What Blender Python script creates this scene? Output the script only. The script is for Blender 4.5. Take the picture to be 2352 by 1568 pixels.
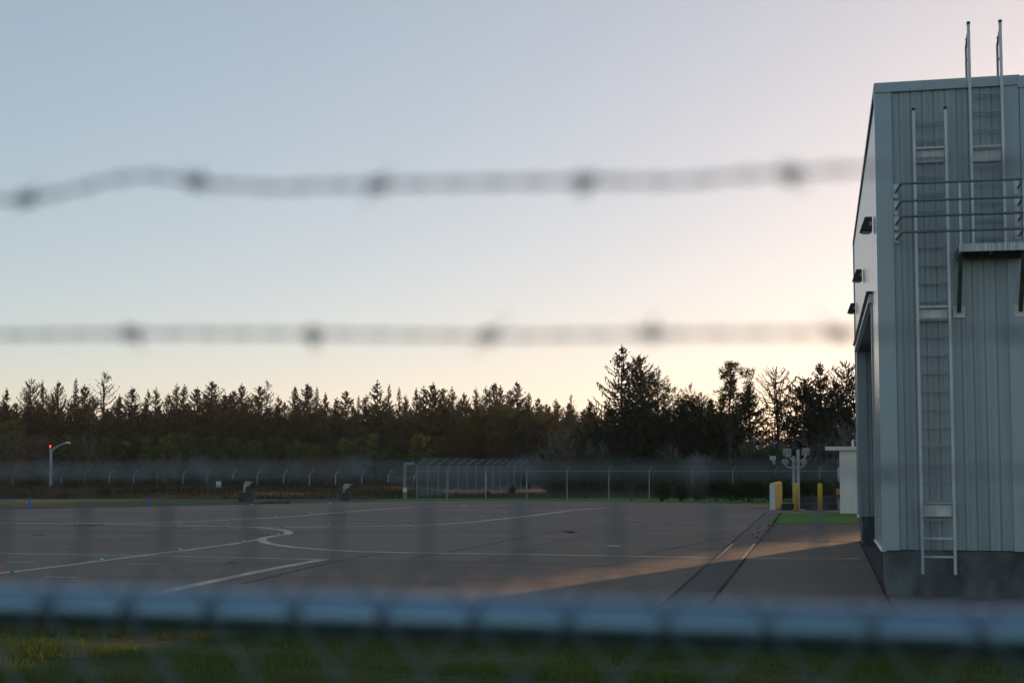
import bpy, math, random
import numpy as np
from mathutils import Vector

# ------------------------------------------------------------------ clearing
for o in list(bpy.data.objects):
    bpy.data.objects.remove(o)
sc = bpy.context.scene
col = sc.collection

# ------------------------------------------------------------------ camera
CH = 2.2                       # eye height above the apron
F = 3593.0                     # focal length in units of a 2352-wide picture (55 mm on 36 mm)
TH = math.atan(283.0 / F)      # upward pitch
CT, ST = math.cos(TH), math.sin(TH)
cam_d = bpy.data.cameras.new("camera")
cam = bpy.data.objects.new("camera", cam_d)
col.objects.link(cam)
cam.location = (0, 0, CH)
cam.rotation_euler = (math.pi / 2 + TH, 0, 0)
cam_d.sensor_width = 36.0
cam_d.lens = 55.0
cam_d.clip_start = 0.05
cam_d.clip_end = 8000
cam_d.dof.use_dof = True
cam_d.dof.focus_distance = 55.0
cam_d.dof.aperture_fstop = 3.1
sc.camera = cam

# ------------------------------------------------------------------ sky, sun, exposure
SUN_AZ = math.radians(28.0)
SUN_EL = math.radians(4.65)
world = bpy.data.worlds.new("World")
sc.world = world
world.use_nodes = True
wn = world.node_tree
wn.nodes.clear()
w_out = wn.nodes.new("ShaderNodeOutputWorld")
w_bg = wn.nodes.new("ShaderNodeBackground")
w_sky = wn.nodes.new("ShaderNodeTexSky")
w_sky.sky_type = 'NISHITA'
w_sky.sun_disc = False
w_sky.sun_elevation = SUN_EL
w_sky.sun_rotation = SUN_AZ
w_sky.air_density = 0.7
w_sky.dust_density = 0.42
w_sky.ozone_density = 4.0
w_bg.inputs[1].default_value = 0.15
# sky tone curve: softer contrast across the sky, as one response curve per colour channel
w_sep = wn.nodes.new("ShaderNodeSeparateColor"); w_com = wn.nodes.new("ShaderNodeCombineColor")
wn.links.new(w_sky.outputs[0], w_sep.inputs[0])
for ci, (pw, gn) in enumerate([(.50, 1.045), (.50, .760), (.50, .592)]):
    a_ = wn.nodes.new("ShaderNodeMath"); a_.operation = 'POWER'; a_.inputs[1].default_value = pw
    b_ = wn.nodes.new("ShaderNodeMath"); b_.operation = 'MULTIPLY'; b_.inputs[1].default_value = gn
    wn.links.new(w_sep.outputs[ci], a_.inputs[0]); wn.links.new(a_.outputs[0], b_.inputs[0]); wn.links.new(b_.outputs[0], w_com.inputs[ci])
w_hs = wn.nodes.new("ShaderNodeHueSaturation"); w_hs.inputs["Saturation"].default_value = 1.05
wn.links.new(w_com.outputs[0], w_hs.inputs["Color"]); wn.links.new(w_hs.outputs[0], w_bg.inputs[0])
wn.links.new(w_bg.outputs[0], w_out.inputs[0])
sun_d = bpy.data.lights.new("sun", 'SUN')
sun_d.energy = 1.4
sun_d.angle = math.radians(0.5)
sun_d.color = (1.0, 0.55, 0.27)
sun = bpy.data.objects.new("sun", sun_d)
col.objects.link(sun)
sdir = Vector((math.sin(SUN_AZ) * math.cos(SUN_EL), math.cos(SUN_AZ) * math.cos(SUN_EL), math.sin(SUN_EL)))
sun.rotation_euler = sdir.to_track_quat('Z', 'Y').to_euler()
sun.location = (60, 20, 60)
sc.view_settings.view_transform = 'Standard'
sc.view_settings.look = 'None'
sc.view_settings.exposure = 1.95
sc.view_settings.gamma = 1.0
sc.render.engine = 'CYCLES'
sc.cycles.use_denoising = True
sc.cycles.max_bounces = 6
sc.cycles.transparent_max_bounces = 8

# ------------------------------------------------------------------ helpers
def ray(px, py):
    u = (px - 1176.0) / F
    v = (784.0 - py) / F
    return Vector((u, CT - v * ST, ST + v * CT))

def G(px, py, z=0.0):
    """ground point seen at a picture position"""
    d = ray(px, py)
    t = (z - CH) / d.z
    return Vector((d.x * t, d.y * t, z))

def PD(px, py, Y):
    d = ray(px, py)
    t = Y / d.y
    return Vector((d.x * t, Y, CH + d.z * t))

class MB:
    def __init__(s):
        s.v = []; s.f = []; s.smooth = False
    def quad(s, a, b, c, d):
        n = len(s.v); s.v += [tuple(a), tuple(b), tuple(c), tuple(d)]; s.f.append((n, n+1, n+2, n+3))
    def poly(s, pts):
        n = len(s.v); s.v += [tuple(p) for p in pts]; s.f.append(tuple(range(n, n+len(pts))))
    def hexa(s, p):
        n = len(s.v); s.v += [tuple(q) for q in p]
        for f in ((0,3,2,1),(4,5,6,7),(0,1,5,4),(1,2,6,5),(2,3,7,6),(3,0,4,7)):
            s.f.append(tuple(n+i for i in f))
    def box(s, c, size, ax=None, ay=None):
        """box centred at c; ax / ay horizontal unit axes"""
        c = Vector(c); ax = Vector(ax or (1,0,0)); ay = Vector(ay) if ay else Vector((-ax.y, ax.x, 0)); az = Vector((0,0,1))
        x, y, z = ax*size[0]/2, ay*size[1]/2, az*size[2]/2
        s.hexa([c-x-y-z, c+x-y-z, c+x+y-z, c-x+y-z, c-x-y+z, c+x-y+z, c+x+y+z, c-x+y+z])
    def bar(s, a, b, w, h, up=(0,0,1)):
        """rectangular bar from a to b"""
        a = Vector(a); b = Vector(b); d = (b-a).normalized(); up = Vector(up)
        if abs(d.dot(up)) > .98: up = Vector((0,1,0))
        r = d.cross(up).normalized()*w/2; q = r.cross(d).normalized()*h/2
        s.hexa([a-r-q, a+r-q, a+r+q, a-r+q, b-r-q, b+r-q, b+r+q, b-r+q])
    def tube(s, pts, rad, n=8, cap=True):
        pts = [Vector(p) for p in pts]
        rs = rad if isinstance(rad, (list, tuple)) else [rad]*len(pts)
        base = len(s.v); prev = None
        for i, p in enumerate(pts):
            if i == 0: d = pts[1]-p
            elif i == len(pts)-1: d = p-pts[i-1]
            else: d = (pts[i+1]-p).normalized()+(p-pts[i-1]).normalized()
            if d.length < 1e-9: d = Vector((0,0,1))
            d.normalize()
            if prev is None:
                u = d.cross(Vector((0,0,1)) if abs(d.z) < .9 else Vector((1,0,0)))
            else:
                u = prev - d*prev.dot(d)
            u.normalize(); prev = u; w = d.cross(u)
            for k in range(n):
                a = 2*math.pi*k/n
                s.v.append(tuple(p + (u*math.cos(a)+w*math.sin(a))*rs[i]))
        for i in range(len(pts)-1):
            for k in range(n):
                s.f.append((base+i*n+k, base+i*n+(k+1)%n, base+(i+1)*n+(k+1)%n, base+(i+1)*n+k))
        if cap:
            s.f.append(tuple(base+k for k in reversed(range(n))))
            e = base+(len(pts)-1)*n
            s.f.append(tuple(e+k for k in range(n)))
    def mesh(s, name, off=(0,0,0)):
        m = bpy.data.meshes.new(name)
        o = off
        m.from_pydata([(x-o[0], y-o[1], z-o[2]) for x, y, z in s.v], [], s.f)
        if s.smooth:
            m.polygons.foreach_set("use_smooth", [True]*len(m.polygons))
        m.update()
        return m
    def build(s, name, mat, parent=None, bevel=0.0):
        off = Vector((0,0,0))
        p = parent
        while p is not None:
            off += p.location; p = p.parent
        m = s.mesh(name, off)
        if mat: m.materials.append(mat)
        o = bpy.data.objects.new(name, m)
        col.objects.link(o)
        if parent is not None: o.parent = parent
        if bevel:
            b = o.modifiers.new("bevel", 'BEVEL'); b.width = bevel; b.segments = 2; b.limit_method = 'ANGLE'
        return o

def tag(o, label=None, cat=None, group=None, kind=None):
    if label: o["label"] = label
    if cat: o["category"] = cat
    if group: o["group"] = group
    if kind: o["kind"] = kind
    return o

def empty(name, loc, label, cat, group=None):
    o = bpy.data.objects.new(name, None)
    o.empty_display_size = .3
    col.objects.link(o)
    o.location = loc
    return tag(o, label, cat, group)

def copy_tree(o, parent=None):
    c = o.copy(); col.objects.link(c); c.parent = parent
    for ch in list(o.children): copy_tree(ch, c)
    return c

ORD = ["first","second","third","fourth","fifth","sixth","seventh","eighth","ninth","tenth","eleventh","twelfth",
       "thirteenth","fourteenth","fifteenth","sixteenth","seventeenth","eighteenth","nineteenth","twentieth",
       "twenty-first","twenty-second","twenty-third","twenty-fourth","twenty-fifth","twenty-sixth","twenty-seventh",
       "twenty-eighth","twenty-ninth","thirtieth","thirty-first","thirty-second","thirty-third","thirty-fourth",
       "thirty-fifth","thirty-sixth","thirty-seventh","thirty-eighth","thirty-ninth","fortieth","forty-first","forty-second",
       "forty-third","forty-fourth","forty-fifth","forty-sixth","forty-seventh","forty-eighth","forty-ninth","fiftieth",
       "fifty-first","fifty-second","fifty-third","fifty-fourth","fifty-fifth","fifty-sixth","fifty-seventh","fifty-eighth",
       "fifty-ninth","sixtieth"]

# ------------------------------------------------------------------ materials
def mat(name, base, rough=.6, metal=0.0, spec=.5, noise=None, bump=None, emit=None):
    """noise: list of (scale, detail, low colour, high colour, lo, hi, stretch xyz)"""
    m = bpy.data.materials.new(name); m.use_nodes = True
    nt = m.node_tree; b = nt.nodes["Principled BSDF"]
    b.inputs["Base Color"].default_value = (*base, 1)
    b.inputs["Roughness"].default_value = rough
    b.inputs["Metallic"].default_value = metal
    b.inputs["Specular IOR Level"].default_value = spec
    if emit:
        b.inputs["Emission Color"].default_value = (*emit[0], 1); b.inputs["Emission Strength"].default_value = emit[1]
    tc = nt.nodes.new("ShaderNodeTexCoord")
    last = None
    for (scale, detail, colr, lo, hi, st, fac) in (noise or []):
        mp = nt.nodes.new("ShaderNodeMapping"); mp.inputs["Scale"].default_value = st
        nt.links.new(tc.outputs["Object"], mp.inputs["Vector"])
        nz = nt.nodes.new("ShaderNodeTexNoise"); nz.inputs["Scale"].default_value = scale; nz.inputs["Detail"].default_value = detail
        nt.links.new(mp.outputs[0], nz.inputs["Vector"])
        mr = nt.nodes.new("ShaderNodeMapRange"); mr.inputs[1].default_value = lo; mr.inputs[2].default_value = hi
        mr.inputs[3].default_value = 0; mr.inputs[4].default_value = fac
        nt.links.new(nz.outputs["Fac"], mr.inputs[0])
        mx = nt.nodes.new("ShaderNodeMix"); mx.data_type = 'RGBA'
        nt.links.new(mr.outputs[0], mx.inputs[0])
        if last is None: mx.inputs[6].default_value = (*base, 1)
        else: nt.links.new(last, mx.inputs[6])
        mx.inputs[7].default_value = (*colr, 1)
        last = mx.outputs[2]
    if last is not None: nt.links.new(last, b.inputs["Base Color"])
    if bump:
        nz = nt.nodes.new("ShaderNodeTexNoise"); nz.inputs["Scale"].default_value = bump[0]; nz.inputs["Detail"].default_value = 4
        nt.links.new(tc.outputs["Object"], nz.inputs["Vector"])
        bp = nt.nodes.new("ShaderNodeBump"); bp.inputs["Strength"].default_value = bump[1]; bp.inputs["Distance"].default_value = bump[2]
        nt.links.new(nz.outputs["Fac"], bp.inputs["Height"]); nt.links.new(bp.outputs[0], b.inputs["Normal"])
    return m

def leaf_mat(name, c1, c2, transl=.35):
    m = bpy.data.materials.new(name); m.use_nodes = True
    nt = m.node_tree; nt.nodes.clear()
    out = nt.nodes.new("ShaderNodeOutputMaterial")
    tc = nt.nodes.new("ShaderNodeTexCoord")
    nz = nt.nodes.new("ShaderNodeTexNoise"); nz.inputs["Scale"].default_value = .9; nz.inputs["Detail"].default_value = 5
    nt.links.new(tc.outputs["Object"], nz.inputs["Vector"])
    oi = nt.nodes.new("ShaderNodeObjectInfo")
    ad = nt.nodes.new("ShaderNodeMath"); ad.operation = 'MULTIPLY_ADD'; ad.inputs[1].default_value = .55; ad.inputs[2].default_value = -.27
    nt.links.new(oi.outputs["Random"], ad.inputs[0])
    a2 = nt.nodes.new("ShaderNodeMath"); a2.operation = 'ADD'
    nt.links.new(nz.outputs["Fac"], a2.inputs[0]); nt.links.new(ad.outputs[0], a2.inputs[1])
    mr = nt.nodes.new("ShaderNodeMapRange"); mr.inputs[1].default_value = .25; mr.inputs[2].default_value = .75
    nt.links.new(a2.outputs[0], mr.inputs[0])
    mx = nt.nodes.new("ShaderNodeMix"); mx.data_type = 'RGBA'
    mx.inputs[6].default_value = (*c1, 1); mx.inputs[7].default_value = (*c2, 1)
    nt.links.new(mr.outputs[0], mx.inputs[0])
    d = nt.nodes.new("ShaderNodeBsdfDiffuse"); t = nt.nodes.new("ShaderNodeBsdfTranslucent")
    nt.links.new(mx.outputs[2], d.inputs[0]); nt.links.new(mx.outputs[2], t.inputs[0])
    ms = nt.nodes.new("ShaderNodeMixShader"); ms.inputs[0].default_value = transl
    nt.links.new(d.outputs[0], ms.inputs[1]); nt.links.new(t.outputs[0], ms.inputs[2])
    nt.links.new(ms.outputs[0], out.inputs[0])
    return m

M = {}
M["apron"] = mat("apron concrete", (0.218,0.164,0.130), .80, 0, .12,
    [(.055,5,(0.159,0.118,0.096),.35,.7,(1,1,1),.85), (.30,6,(0.143,0.110,0.088),.5,.72,(.12,1,1),.75), (.5,6,(0.262,0.199,0.156),.45,.75,(.35,1,1),.6),
     (9.,5,(0.109,0.095,0.086),.5,.8,(1,1,1),.45)], (60,.25,.01))
M["apron_patch"] = mat("repaired concrete", (0.177,0.135,0.108), .82, 0, .12, [(1.5,6,(0.192,0.158,0.136),.4,.65,(1,1,1),.8),(9.,5,(0.109,0.095,0.086),.5,.8,(1,1,1),.45)])
M["tyre"] = mat("rubbered concrete", (0.192,0.146,0.117), .82, 0, .12, [(1.1,6,(0.138,0.107,0.087),.42,.62,(1,1,1),.9)])
M["asphalt"] = mat("dark asphalt", (0.096,0.078,0.071), .85, 0, .12, [(.4,5,(0.109,0.095,0.088),.4,.7,(.3,1,1),.7),(12,4,(0.051,0.047,0.045),.5,.8,(1,1,1),.5)], (70,.3,.01))
M["slab"] = mat("threshold concrete", (.075,.075,.075), .85, 0, .15, [(.8,5,(.07,.07,.07),.4,.7,(1,1,1),.8)])
M["tar"] = mat("tar seam", (.075,.064,.056), .95, 0, .04)
M["drain"] = mat("drain concrete", (0.151,0.126,0.111), .85, 0, .12, [(2.,5,(0.096,0.088,0.088),.4,.7,(1,1,1),.8)])
M["line"] = mat("worn line paint", (.62,.53,.39), .8, 0, .12, [(1.2,6,(.30,.255,.20),.45,.72,(1,1,1),.8),(14,3,(.26,.225,.18),.5,.75,(1,1,1),.7)])
M["yellow_line"] = mat("yellow line paint", (.50,.36,.08), .55, 0, .5, [(1.5,6,(.18,.14,.09),.4,.62,(1,1,1),.9)])
M["white_line"] = mat("white patch paint", (.62,.60,.55), .55)
M["lawn"] = mat("lawn soil and turf", (.055,.075,.020), .9, 0, .1, [(.7,6,(.095,.098,.042),.45,.7,(1,1,1),.9),(5,5,(.022,.030,.010),.45,.7,(1,1,1),.8)], (18,.8,.05))
M["verge"] = mat("mown verge grass", (.085,.098,.042), .9, 0, .1, [(.10,6,(.115,.105,.058),.42,.66,(.4,1.6,1),.85),(1.1,5,(.036,.042,.018),.45,.7,(.3,1,1),.7)], (10,.6,.05))
M["green_verge"] = mat("green verge grass", (0.093,0.181,0.028), .9, 0, .1, [(.3,6,(0.132,0.203,0.039),.42,.66,(.5,1,1),.8),(2.5,5,(0.053,0.080,0.017),.45,.7,(.4,1,1),.7)], (12,.6,.05))
M["rough"] = mat("rough ground", (.045,.038,.024), .95, 0, .1, [(.09,6,(.026,.030,.013),.42,.62,(.5,1.4,1),.9),(.8,5,(.065,.052,.034),.5,.75,(.4,1,1),.7)], (3,.8,.2))
M["siding"] = mat("painted steel siding", (.355,.42,.44), .22, 0.0, .6, [(1.3,6,(.262,.315,.33),.4,.66,(2.6,2.6,.07),.9),(6,4,(.21,.255,.24),.58,.8,(3,3,.12),.6)])
M["trim"] = mat("painted steel trim", (.39,.465,.495), .22, 0.0, .6, [(1.1,5,(.32,.395,.43),.45,.75,(2,2,.2),.6)])
M["flash"] = mat("pale drip flashing", (.75,.73,.68), .4, .1)
M["roofcap"] = mat("roof cap", (.26,.31,.32), .4, 0, .5)
M["conc"] = mat("stem wall concrete", (.165,.178,.178), .85, 0, .3, [(1.4,6,(.075,.085,.085),.42,.62,(1,1,.7),.95),(5,5,(.27,.28,.27),.55,.8,(1,1,.5),.5),(.9,4,(.07,.08,.075),.52,.75,(3,3,.5),.6)], (25,.4,.02))
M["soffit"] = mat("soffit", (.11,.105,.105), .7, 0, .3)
M["pole"] = mat("weathered lamp pole", (.46,.46,.46), .6, .1, .4, [(3,5,(.32,.31,.30),.4,.7,(1,1,.3),.7)])
M["galv"] = mat("galvanised ladder", (.60,.62,.63), .38, .35, .5, [(4,5,(.45,.47,.48),.4,.7,(1,1,.4),.7)])
M["alu"] = mat("weathered plate", (.78,.77,.73), .5, .0, .5, [(7,5,(.50,.49,.46),.45,.75,(3,3,.3),.75)])
M["rung"] = mat("rung steel", (.26,.30,.32), .5, .5)
M["rail_steel"] = mat("railing steel", (.20,.22,.22), .5, .6, .5, [(5,4,(.10,.11,.09),.5,.75,(1,1,1),.6)])
M["moss"] = mat("mossy steel", (.10,.115,.075), .8, .1, .3, [(5,5,(.05,.06,.035),.4,.7,(1,1,1),.8)])
M["fascia"] = mat("platform fascia", (.74,.75,.74), .6, .0, .4, [(9,5,(.26,.27,.25),.4,.68,(3,3,.12),.85),(5,4,(.22,.23,.15),.62,.8,(1,1,1),.7)])
M["cap"] = mat("black cap", (.02,.02,.03), .5)
M["black"] = mat("black housing", (.016,.018,.022), .45)
M["lens"] = mat("lamp lens", (.34,.35,.37), .15, .0, .7)
M["white"] = mat("white painted wall", (.74,.73,.72), .6, 0, .4, [(1.5,5,(.60,.59,.57),.45,.75,(2,2,.4),.5)])
M["ply"] = mat("white roof edge", (.68,.67,.63), .7, 0, .3, [(4,5,(.36,.35,.31),.45,.7,(2,2,.4),.8)])
M["yellow"] = mat("safety yellow paint", (.74,.43,.03), .5, 0, .4, [(3,5,(.58,.33,.03),.45,.75,(1,1,.3),.7)])
M["yellow_worn"] = mat("worn yellow panel", (.66,.38,.03), .55, 0, .4, [(2.2,5,(.42,.22,.03),.42,.7,(3,3,.15),.8)])
M["offwhite"] = mat("off-white end", (.70,.70,.67), .55, 0, .4, [(3,4,(.55,.55,.52),.45,.75,(1,1,1),.6)])
M["dark_kerb"] = mat("dark low wall", (.035,.034,.035), .8, 0, .3, [(2,4,(.06,.056,.052),.45,.75,(1,1,1),.7)])
M["dconc"] = mat("dark weathered block", (.055,.054,.056), .85, 0, .3, [(2,5,(.09,.085,.08),.45,.7,(1,1,1),.8)])
M["kerb"] = mat("kerb concrete", (.11,.10,.095), .8, 0, .3, [(1.5,5,(.07,.065,.06),.45,.7,(1,1,1),.8)])
M["fence"] = mat("fence galvanised", (.30,.32,.34), .5, .4, .5)
M["fence_light"] = mat("pale galvanised posts", (.52,.53,.54), .5, .3, .5)
M["mesh"] = mat("chain link wire", (.24,.27,.29), .5, .4, .5)
M["near_rail"] = mat("sky-tinted galvanised rail", (.225,.335,.425), .30, .88, .5, [(9,4,(.175,.265,.345),.4,.7,(1,1,1),.6)])  # neutral galvanised steel; the sky's blue reflection is tinted into the base colour
M["near_wire"] = mat("near fence wire", (.17,.20,.23), .5, .6)
M["barb"] = mat("barbed wire steel", (.36,.37,.40), .45, .8)
M["blue"] = mat("blue stake", (.010,.16,.62), .5)
M["teal"] = mat("teal marker", (.04,.30,.30), .5, 0, .3)
M["tealw"] = mat("marker reflector", (.75,.86,.84), .2, 0, .7)
M["bluemk"] = mat("blue marker", (.04,.25,.52), .4)
M["rust"] = mat("rusty post", (.075,.035,.028), .85)
M["red"] = mat("red plastic", (.55,.03,.03), .4)
M["redlamp"] = mat("red beacon", (.6,.02,.02), .4, emit=((1,.05,.03), 1.2))
M["orange"] = mat("orange box", (.50,.20,.08), .6)
M["pale"] = mat("pale tank", (.50,.54,.58), .5)
M["bark"] = mat("bark", (.055,.045,.036), .9, 0, .2, [(6,5,(.03,.026,.022),.4,.7,(1,1,.25),.8)])
M["palebark"] = mat("pale alder bark", (.17,.155,.14), .85, 0, .2, [(5,5,(.10,.09,.08),.4,.7,(1,1,.3),.7)])
M["twig"] = mat("brown twigs", (.14,.085,.06), .9, 0, .2)
M["needle"] = leaf_mat("spruce needles", (.040,.052,.026), (.070,.076,.036), .25)
M["needle_warm"] = leaf_mat("spruce needles olive", (.052,.056,.027), (.088,.082,.040), .25)
M["pine"] = leaf_mat("pine needles", (.055,.086,.024), (.150,.180,.046), .3)
M["darkpine"] = leaf_mat("dark pine needles", (.036,.046,.018), (.066,.072,.030), .35)
M["shrub"] = leaf_mat("shrub leaves", (.036,.050,.022), (.068,.082,.034), .3)
M["rust_leaf"] = leaf_mat("russet leaves", (.13,.075,.03), (.19,.11,.045), .4)
M["dryblade"] = leaf_mat("dry grass blades", (.066,.056,.036), (.115,.098,.064), .2)
M["greenblade"] = leaf_mat("green weed blades", (.020,.030,.011), (.040,.052,.020), .3)
M["blade"] = leaf_mat("lawn blades", (.078,.130,.024), (.165,.185,.055), .3)

# ================================================================== SETTING
def sheet(name, pts, z, m, kind='structure', label=None, div=1):
    mb = MB(); mb.poly([(p[0], p[1], z) for p in pts])
    o = mb.build(name, m); o["kind"] = kind
    if label: o["label"] = label
    return o

def ground_h(x, y):
    """height of the land: flat under the apron, a shallow ditch and a rough bank beyond it on the left"""
    h = -.03
    if y > 96:
        left = min(1, max(0, (-4 - x) / 6.0))            # 1 on the left side
        t = (y - 104) / 3.0
        d = -.40 * math.exp(-t*t)                        # ditch
        r = .10 * min(1, max(0, (y-110)/30.0)) + .10*math.sin(x*.23+y*.11)*min(1, max(0,(y-112)/10))
        f = -1.0 * min(1, max(0, (y-160)/28.0))
        h += left*(d + r + f) + (1-left)*(-.35*min(1, max(0,(y-112)/30)))
    return h

xs = [-590,-400,-220] + [-150+4*i for i in range(61)] + [110,130,170,260,400,590]
ys = [-290,-60,-10,10,40,80,94] + [96+2*i for i in range(60)] + [230,260,320,450,600,890]
gv = [(x, y, ground_h(x, y)) for y in ys for x in xs]
nx = len(xs)
gf = [(j*nx+i, j*nx+i+1, (j+1)*nx+i+1, (j+1)*nx+i) for j in range(len(ys)-1) for i in range(nx-1)]
gm = bpy.data.meshes.new("ground"); gm.from_pydata(gv, [], gf); gm.materials.append(M["rough"])
gm.polygons.foreach_set("use_smooth", [True]*len(gm.polygons))
go = bpy.data.objects.new("ground", gm); col.objects.link(go); go["kind"] = "structure"

# concrete apron: near edge hidden behind the fence rail, far edge as traced
far = [G(-260,1176), G(0,1170), G(340,1163), G(600,1157), G(780,1153), G(900,1151.5), G(1180,1150), G(1500,1153), G(1768,1158.5)]
apron_pts = [(-60,21.6),(-20,21.6),(0,21.6),(7,21.6),(40,21.6),(40,60)]
apron_pts += [(p.x, p.y) for p in reversed([G(-260,1176), G(0,1170), G(340,1163), G(600,1157), G(780,1153), G(900,1151.5), G(1180,1150), G(1500,1153), G(1768,1158.5)])]
apron_pts += [(-75, 66)]
# right-hand limit goes beyond the kiosk
ap = []
ap += [(-75,21.6),(45,21.6),(45,72.0)]
e = G(1930,1180); ap += [(30,72.0)]
k = G(1768,1158.5); ap += [(k.x+18, 87.0)]
ap += [(p.x, p.y) for p in reversed(far)]
sheet("apron", ap, 0.0, M["apron"])
# mown verges beyond the apron
fe = far
v_pts = [(p.x, p.y-.5) for p in fe[:6]] + [(G(931,1146).x, 101.5)] + [(-12,101.8),(-30,101.8),(-90,101.8)]
sheet("mown_verge", v_pts, -.012, M["verge"])
v2 = [(G(905,1151.5).x, 90.0)] + [(fe[6].x, fe[6].y-.6), (fe[7].x, fe[7].y-.6), (fe[8].x, fe[8].y-.6), (45,86.5), (45,104), (-6,104), (-9.0,101)]
sheet("green_verge", v2, -.008, M["green_verge"])
# strip of lawn and dark asphalt between drain and building
ga = G(1770,1202); gb = G(1783,1177.5)
sheet("grass_strip", [(ga.x,ga.y),(30,ga.y-1.2),(30,gb.y-1.5),(gb.x,gb.y)], .012, M["green_verge"])
da = G(1724,1243); db = G(1768,1202.5)
sheet("asphalt_patch", [(da.x,da.y),(14,da.y-.3),(16,db.y-.6),(db.x,db.y)], .004, M["asphalt"])
sheet("foreground_lawn", [(-80,-40),(60,-40),(60,21.5),(-80,21.5)], .02, M["lawn"])

# trench drain with its two dark edges
def strip(mb, pts, w, z):
    """flat ribbon of width w along ground points (mitred)"""
    P = [Vector((p[0], p[1], 0)) for p in pts]
    L = []
    for i, p in enumerate(P):
        a = P[max(0,i-1)]; b = P[min(len(P)-1,i+1)]
        d = (b-a).normalized(); n = Vector((-d.y, d.x, 0))
        ww = w[i] if isinstance(w, (list,tuple)) else w
        L.append((p+n*ww/2, p-n*ww/2))
    for i in range(len(L)-1):
        a, b = L[i]; c, d = L[i+1]
        mb.quad((b.x,b.y,z),(d.x,d.y,z),(c.x,c.y,z),(a.x,a.y,z))

def smooth(pts, n=8):
    """Catmull-Rom through points"""
    P = [Vector(p) for p in pts]; out = []
    for i in range(len(P)-1):
        p0 = P[max(0,i-1)]; p1 = P[i]; p2 = P[i+1]; p3 = P[min(len(P)-1,i+2)]
        for k in range(n):
            t = k/n
            out.append(.5*((2*p1)+(p2-p0)*t+(2*p0-5*p1+4*p2-p3)*t*t+(-p0+3*p1-3*p2+p3)*t**3))
    out.append(P[-1]); return out

d0 = G(1776,1178); d1 = G(1596,1366); dd = (d1-d0).normalized(); d2 = d1 + dd*6
mb = MB(); strip(mb, [d0,d1,d2], .72, .008); mb.build("trench_drain", M["drain"])["kind"] = "structure"
dn = Vector((-dd.y, dd.x, 0))
mb = MB()
for s_ in (-.36,.36): strip(mb, [d0+dn*s_, d1+dn*s_, d2+dn*s_], .06, .012)
mb.build("drain_slots", M["tar"])["kind"] = "structure"
mb = MB()
for s_ in (-.30,.30):
    a = d0.lerp(d1,.62)+dn*s_; b = d0.lerp(d1,.78)+dn*s_
    strip(mb, [a,b], .07, .0125)
mb.build("drain_yellow_edge", M["yellow_line"])["kind"] = "structure"

# painted lines on the apron (traced, ground widths in metres)
def gpx(l): return [G(x, y) for x, y in l]
lines = MB()
strip(lines, smooth(gpx([(-150,1199.5),(0,1200.5),(150,1201.5),(300,1200.5),(430,1197.5),(530,1193),(650,1187),(760,1178),(860,1170),(930,1165.5),(1000,1162.6),(1070,1160.3)])), .30, .004)
strip(lines, smooth(gpx([(1062,1160.5),(1075,1161.6),(1130,1161.2),(1175,1159.3)])), .30, .0042)
strip(lines, smooth(gpx([(150,1201.6),(300,1204),(420,1206),(520,1208.5),(610,1210),(720,1209.5),(850,1208),(980,1205),(1070,1199.5),(1140,1192.5),(1210,1185),(1260,1178.5),(1320,1171),(1400,1164.5)])), .28, .0044)
strip(lines, smooth(gpx([(545,1209),(590,1211),(632,1214.5),(655,1218.5),(664,1222.5),(655,1227),(628,1230.8),(606,1235),(601,1239.5),(612,1246),(650,1253),(720,1260),(830,1266),(990,1269.5),(1200,1272.5),(1450,1277),(1700,1281.5),(1978,1282.5)]),10), .28, .0052)
strip(lines, smooth(gpx([(-120,1330),(0,1315.5),(120,1302),(235,1287),(345,1273),(460,1258.5),(560,1244.5),(625,1231)])), .22, .0048)
strip(lines, gpx([(-60,1269),(160,1272.5),(400,1276.5),(600,1281),(744,1284.5)]), .16, .0044)
strip(lines, smooth(gpx([(746,1284),(690,1294),(610,1309),(520,1328),(400,1354),(250,1395)])), .27, .0056)
for a in ([(15,1289.2),(82,1291)],[(295,1294.2),(365,1295.8)],[(102,1324),(178,1325.5)],[(200,1287.5),(236,1288.5)]):
    strip(lines, gpx(a), .13, .0042)
strip(lines, gpx([(1745,1243.2),(1905,1244.5)]), .10, .0064)
lines.build("painted_line", M["line"])["kind"] = "structure"
mb = MB(); strip(mb, gpx([(1395,1253),(1424,1253.3)]), .42, .0046)
mb.build("white_paint_patch", M["white_line"])["kind"] = "structure"

# joints, cracks and dark worn patches
random.seed(5)
cr = MB()
def crack(pts, w=.05):
    P = smooth(gpx(pts), 8)
    P = [p + Vector((random.uniform(-.04,.04), random.uniform(-.12,.12), 0)) for p in P]
    strip(cr, P, w, .0024)
crack([(945,1282),(1080,1258),(1210,1232),(1330,1214),(1480,1197)], .07)
crack([(560,1340),(650,1318),(760,1292),(880,1270)], .07)
crack([(1480,1272),(1600,1248),(1720,1224)], .06)
crack([(750,1286),(1000,1290),(1300,1296),(1600,1306)], .06)
crack([(640,1226),(760,1214),(900,1202),(1000,1196)], .05)
crack([(1280,1300),(1450,1299),(1600,1296)], .05)
crack([(100,1190),(260,1187),(420,1180)], .05)
strip(cr, gpx([(1745,1243.5),(1972,1244.5)]), .09, .0086)
cr.build("apron_crack", M["tar"])["kind"] = "structure"
pt = MB()
def blotch(px, py, w, h, n=22, z=.0062):
    c = G(px, py); l = G(px-w, py); f_ = G(px, py-h)
    rx = (c-l).length; ry = abs(f_.y-c.y)
    P = []
    for i in range(n):
        a = 2*math.pi*i/n; q = random.uniform(.25,1.25)
        P.append((c.x+math.cos(a)*rx*q, c.y+math.sin(a)*ry*q, z))
    pt.poly(P)
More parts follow.
